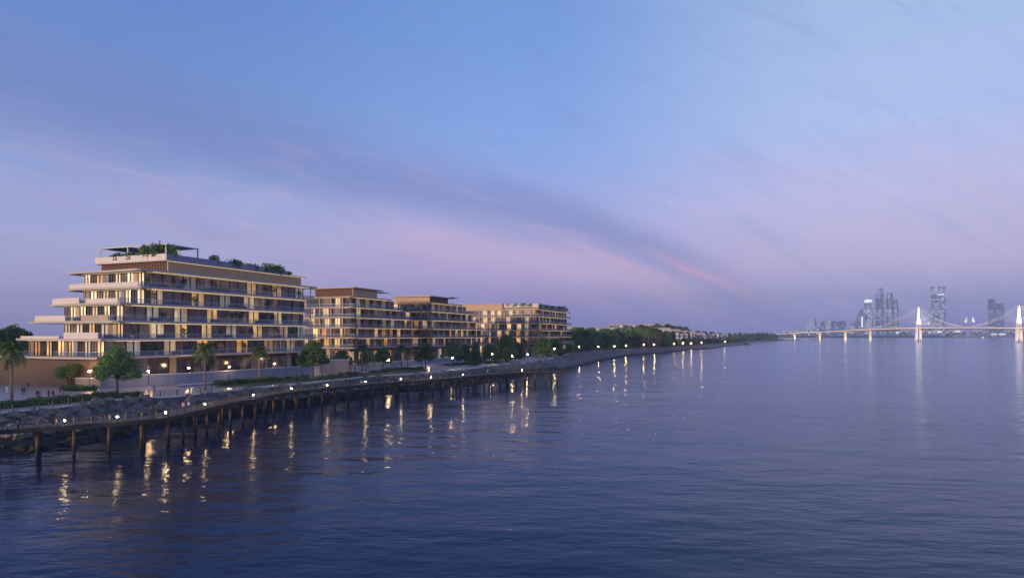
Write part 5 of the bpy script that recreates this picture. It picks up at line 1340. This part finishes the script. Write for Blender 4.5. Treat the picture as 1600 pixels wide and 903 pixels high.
tower(1551.5, 7, 467, 'slab', M['tower'], 'taller of the twin square towers at the right')
tower(1565, 8.5, 473.5, 'slab', M['tower'], 'shorter of the twin square towers at the right', SD + 20)
q = MB(); c0, c1 = D(1556, SD), D(1560, SD); q.box(c0.x, c1.x, SD + 5, SD + 25, zat(478, SD), zat(475.5, SD)); tag(q.build('skybridge', M['tower']), 'small skybridge joining the twin square towers', 'skybridge')
tower(1272.5, 18, 497, 'step', M['tower2'], 'stepped block with bright top floors, leftmost big block across the bay')
tower(1308, 27, 501.5, 'slab', M['tower'], 'wide dark office block left of the sail-shaped tower')
tower(1295.5, 6, 500, 'slab', M['tower2'], 'pale lit block at the left end of the wide dark office block', SD - 80)
tower(1334, 8, 505.5, 'step', M['tower2'], 'small lit block at the foot of the sail-shaped tower')
k = 0
for px, wp_, top in [(1228, 8, 517), (1238, 7, 515.5), (1248, 6, 514), (1257, 8, 516), (1283, 7, 512), (1326, 6, 514), (1410, 9, 515), (1420, 10, 516.5), (1445, 9, 513), (1456, 8, 511), (1484, 8, 513), (1492, 10, 516), (1504, 10, 517), (1530, 12, 516), (1541, 8, 515), (1578, 8, 514), (1588, 9, 513), (1598, 10, 512), (1572, 6, 512)]:
    tower(px, wp_, top, 'slab', M['lowcity'], 'low pale block in the hazy skyline across the bay, %s from the left' % ORD[k], SD + 200 + (k % 3) * 60); k += 1
for k, px in enumerate((1511, 1521)):     # pair of white flares on masts
    t = empty('light_mast', D(px, SD - 100)); tag(t, 'white sail-like light structure on a mast, %s of the pair' % ('left' if k == 0 else 'right'), 'mast')
    q = MB(); q.tube([(0, 0, 0), (0, 0, zat(503, SD - 100))], 4, 6); q.build('pole', M['bridge'], t)
    q = MB(); z0, z1 = zat(503.5, SD - 100), zat(494.5, SD - 100); s = -1 if k == 0 else 1
    q.prism([(0, 0), (s * -8, 2), (s * 14, 4), (s * 14, 8)], z0, z0 + 6)
    q.face([(-5, 0, z0 + 6.1), (s * 13, 0, z0 + 6.1), (s * -4, 2, z1)]); q.face([(-5, 8, z0 + 6.1), (s * -4, 6, z1), (s * 13, 8, z0 + 6.1)]); q.build('sail', M['white_lit'], t)
for k, (px, wp_, y0, y1) in enumerate([(1403, 2.6, 517.5, 521), (1453, 2, 518, 520), (1468.5, 5, 516.5, 520), (1497, 7, 516, 519), (1554, 8, 521, 523.2), (1567, 9, 520.5, 523.2), (1341, 4, 515, 517)]):
    t = empty('pavilion', D(px, SD - 300)); tag(t, 'small floodlit white pavilion on the far waterfront, %s from the left' % ORD[[1, 2, 3, 4, 5, 6, 0][k]], 'pavilion', 'floodlit pavilions')
    d_ = SD - 300; w_ = wp_ / FP * d_; q = MB(); zb_, zt_ = max(3.5, zat(y1, d_)), zat(y0, d_)
    q.prism([(-w_ / 2, 0), (w_ / 2, 0), (w_ / 2, 15), (-w_ / 2, 15)], zb_, zb_ + (zt_ - zb_) * .7); q.face([(-w_ / 2, -.1, zb_ + (zt_ - zb_) * .72), (w_ / 2, -.1, zb_ + (zt_ - zb_) * .72), (0, 7, zt_)]); q.build('roof', M['white_lit'], t)
    if zb_ > 4:
        q = MB(); q.box(-w_ / 3, w_ / 3, 2, 13, 0, zb_ - .01); q.build('base', M['lowcity'], t)
# far shore and its mangroves
mb = MB(); a0, a1 = D(1150, 4700), D(1850, 4700)
mb.box(a0.x, a1.x, 4700, 6300, -1, 3.4); tag(mb.build('far_shore', M['land']), kind='structure')
mb = MB(); r = random.Random(77)
for i in range(5200):
    px = 1215 + 272 * r.random(); 
    d = 4640 + 90 * r.random(); c = D(px, d, 3.2 + 13 * r.random() ** .7 * (.75 + .5 * noise.noise(Vector((px * .13, 0, 0))))); s = r.uniform(3, 6)
    a = Vector((r.gauss(0, 1), r.gauss(0, 1), r.gauss(0, .7))).normalized() * s; b = a.cross(Vector((r.gauss(0, 1), r.gauss(0, 1), r.gauss(0, 1)))).normalized() * s * .7
    mb.face((c - a, c + b, c + a, c - b))
tag(mb.build('treeline', M['leafd']), 'dark mangrove belt along the far shore under the bridge', 'trees', kind='stuff')
# boats
def boat(px, d, L, label, m2='mast'):
    t = empty('boat', D(px, d, 0), .15); tag(t, label, 'boat')
    q = MB(); hl = [(-L / 2, -2.2), (L * .3, -2.4), (L / 2, 0), (L * .3, 2.4), (-L / 2, 2.2)]; q.prism(hl, -.4, 2.2); q.build('hull', M['hull'], t)
    q = MB(); q.box(-L * .38, L * .12, -1.7, 1.7, 2.203, 4.9); q.box(-L * .25, 0, -1.4, 1.4, 4.9, 7); q.build('cabin', M[m2], t)
    q = MB(); q.tube([(-L * .1, 0, 7), (-L * .1, 0, 12)], .18, 5); q.build('mast', M['bridge'], t)
boat(1235, 1950, 58, 'long low dark barge at the left end of the bridge'); boat(1277, 2250, 34, 'small dark boat under the left bridge spans'); boat(1537, 3600, 30, 'white lit boat in front of the far shore between the pylons', 'white_lit'); boat(1222, 2100, 30, 'small dark boat by the tip of the spit')

# ------------------------------------------------------------------ air
HAZE = 1.4e-4
mb = MB(); mb.box(-6500, 6500, -300, 6900, -2.4, 430)
m, nt, p = newmat('haze_air'); nt.nodes.remove(p)
pv = nt.nodes.new('ShaderNodeVolumePrincipled'); pv.inputs['Density'].default_value = HAZE; pv.inputs['Color'].default_value = (.56, .67, 1, 1); pv.inputs['Anisotropy'].default_value = 0
nt.links.new(pv.outputs[0], nt.nodes['Material Output'].inputs['Volume'])
hz = mb.build('haze', m); tag(hz, kind='stuff'); hz['label'] = 'pale evening haze over the bay'; hz.display_type = 'WIRE'
# drop prototypes that were never placed
for k_, pr_ in protos.items():
    if k_ not in used:
        for ch in ALLCH.get(pr_.name, []): bpy.data.objects.remove(ch)
        bpy.data.objects.remove(pr_)
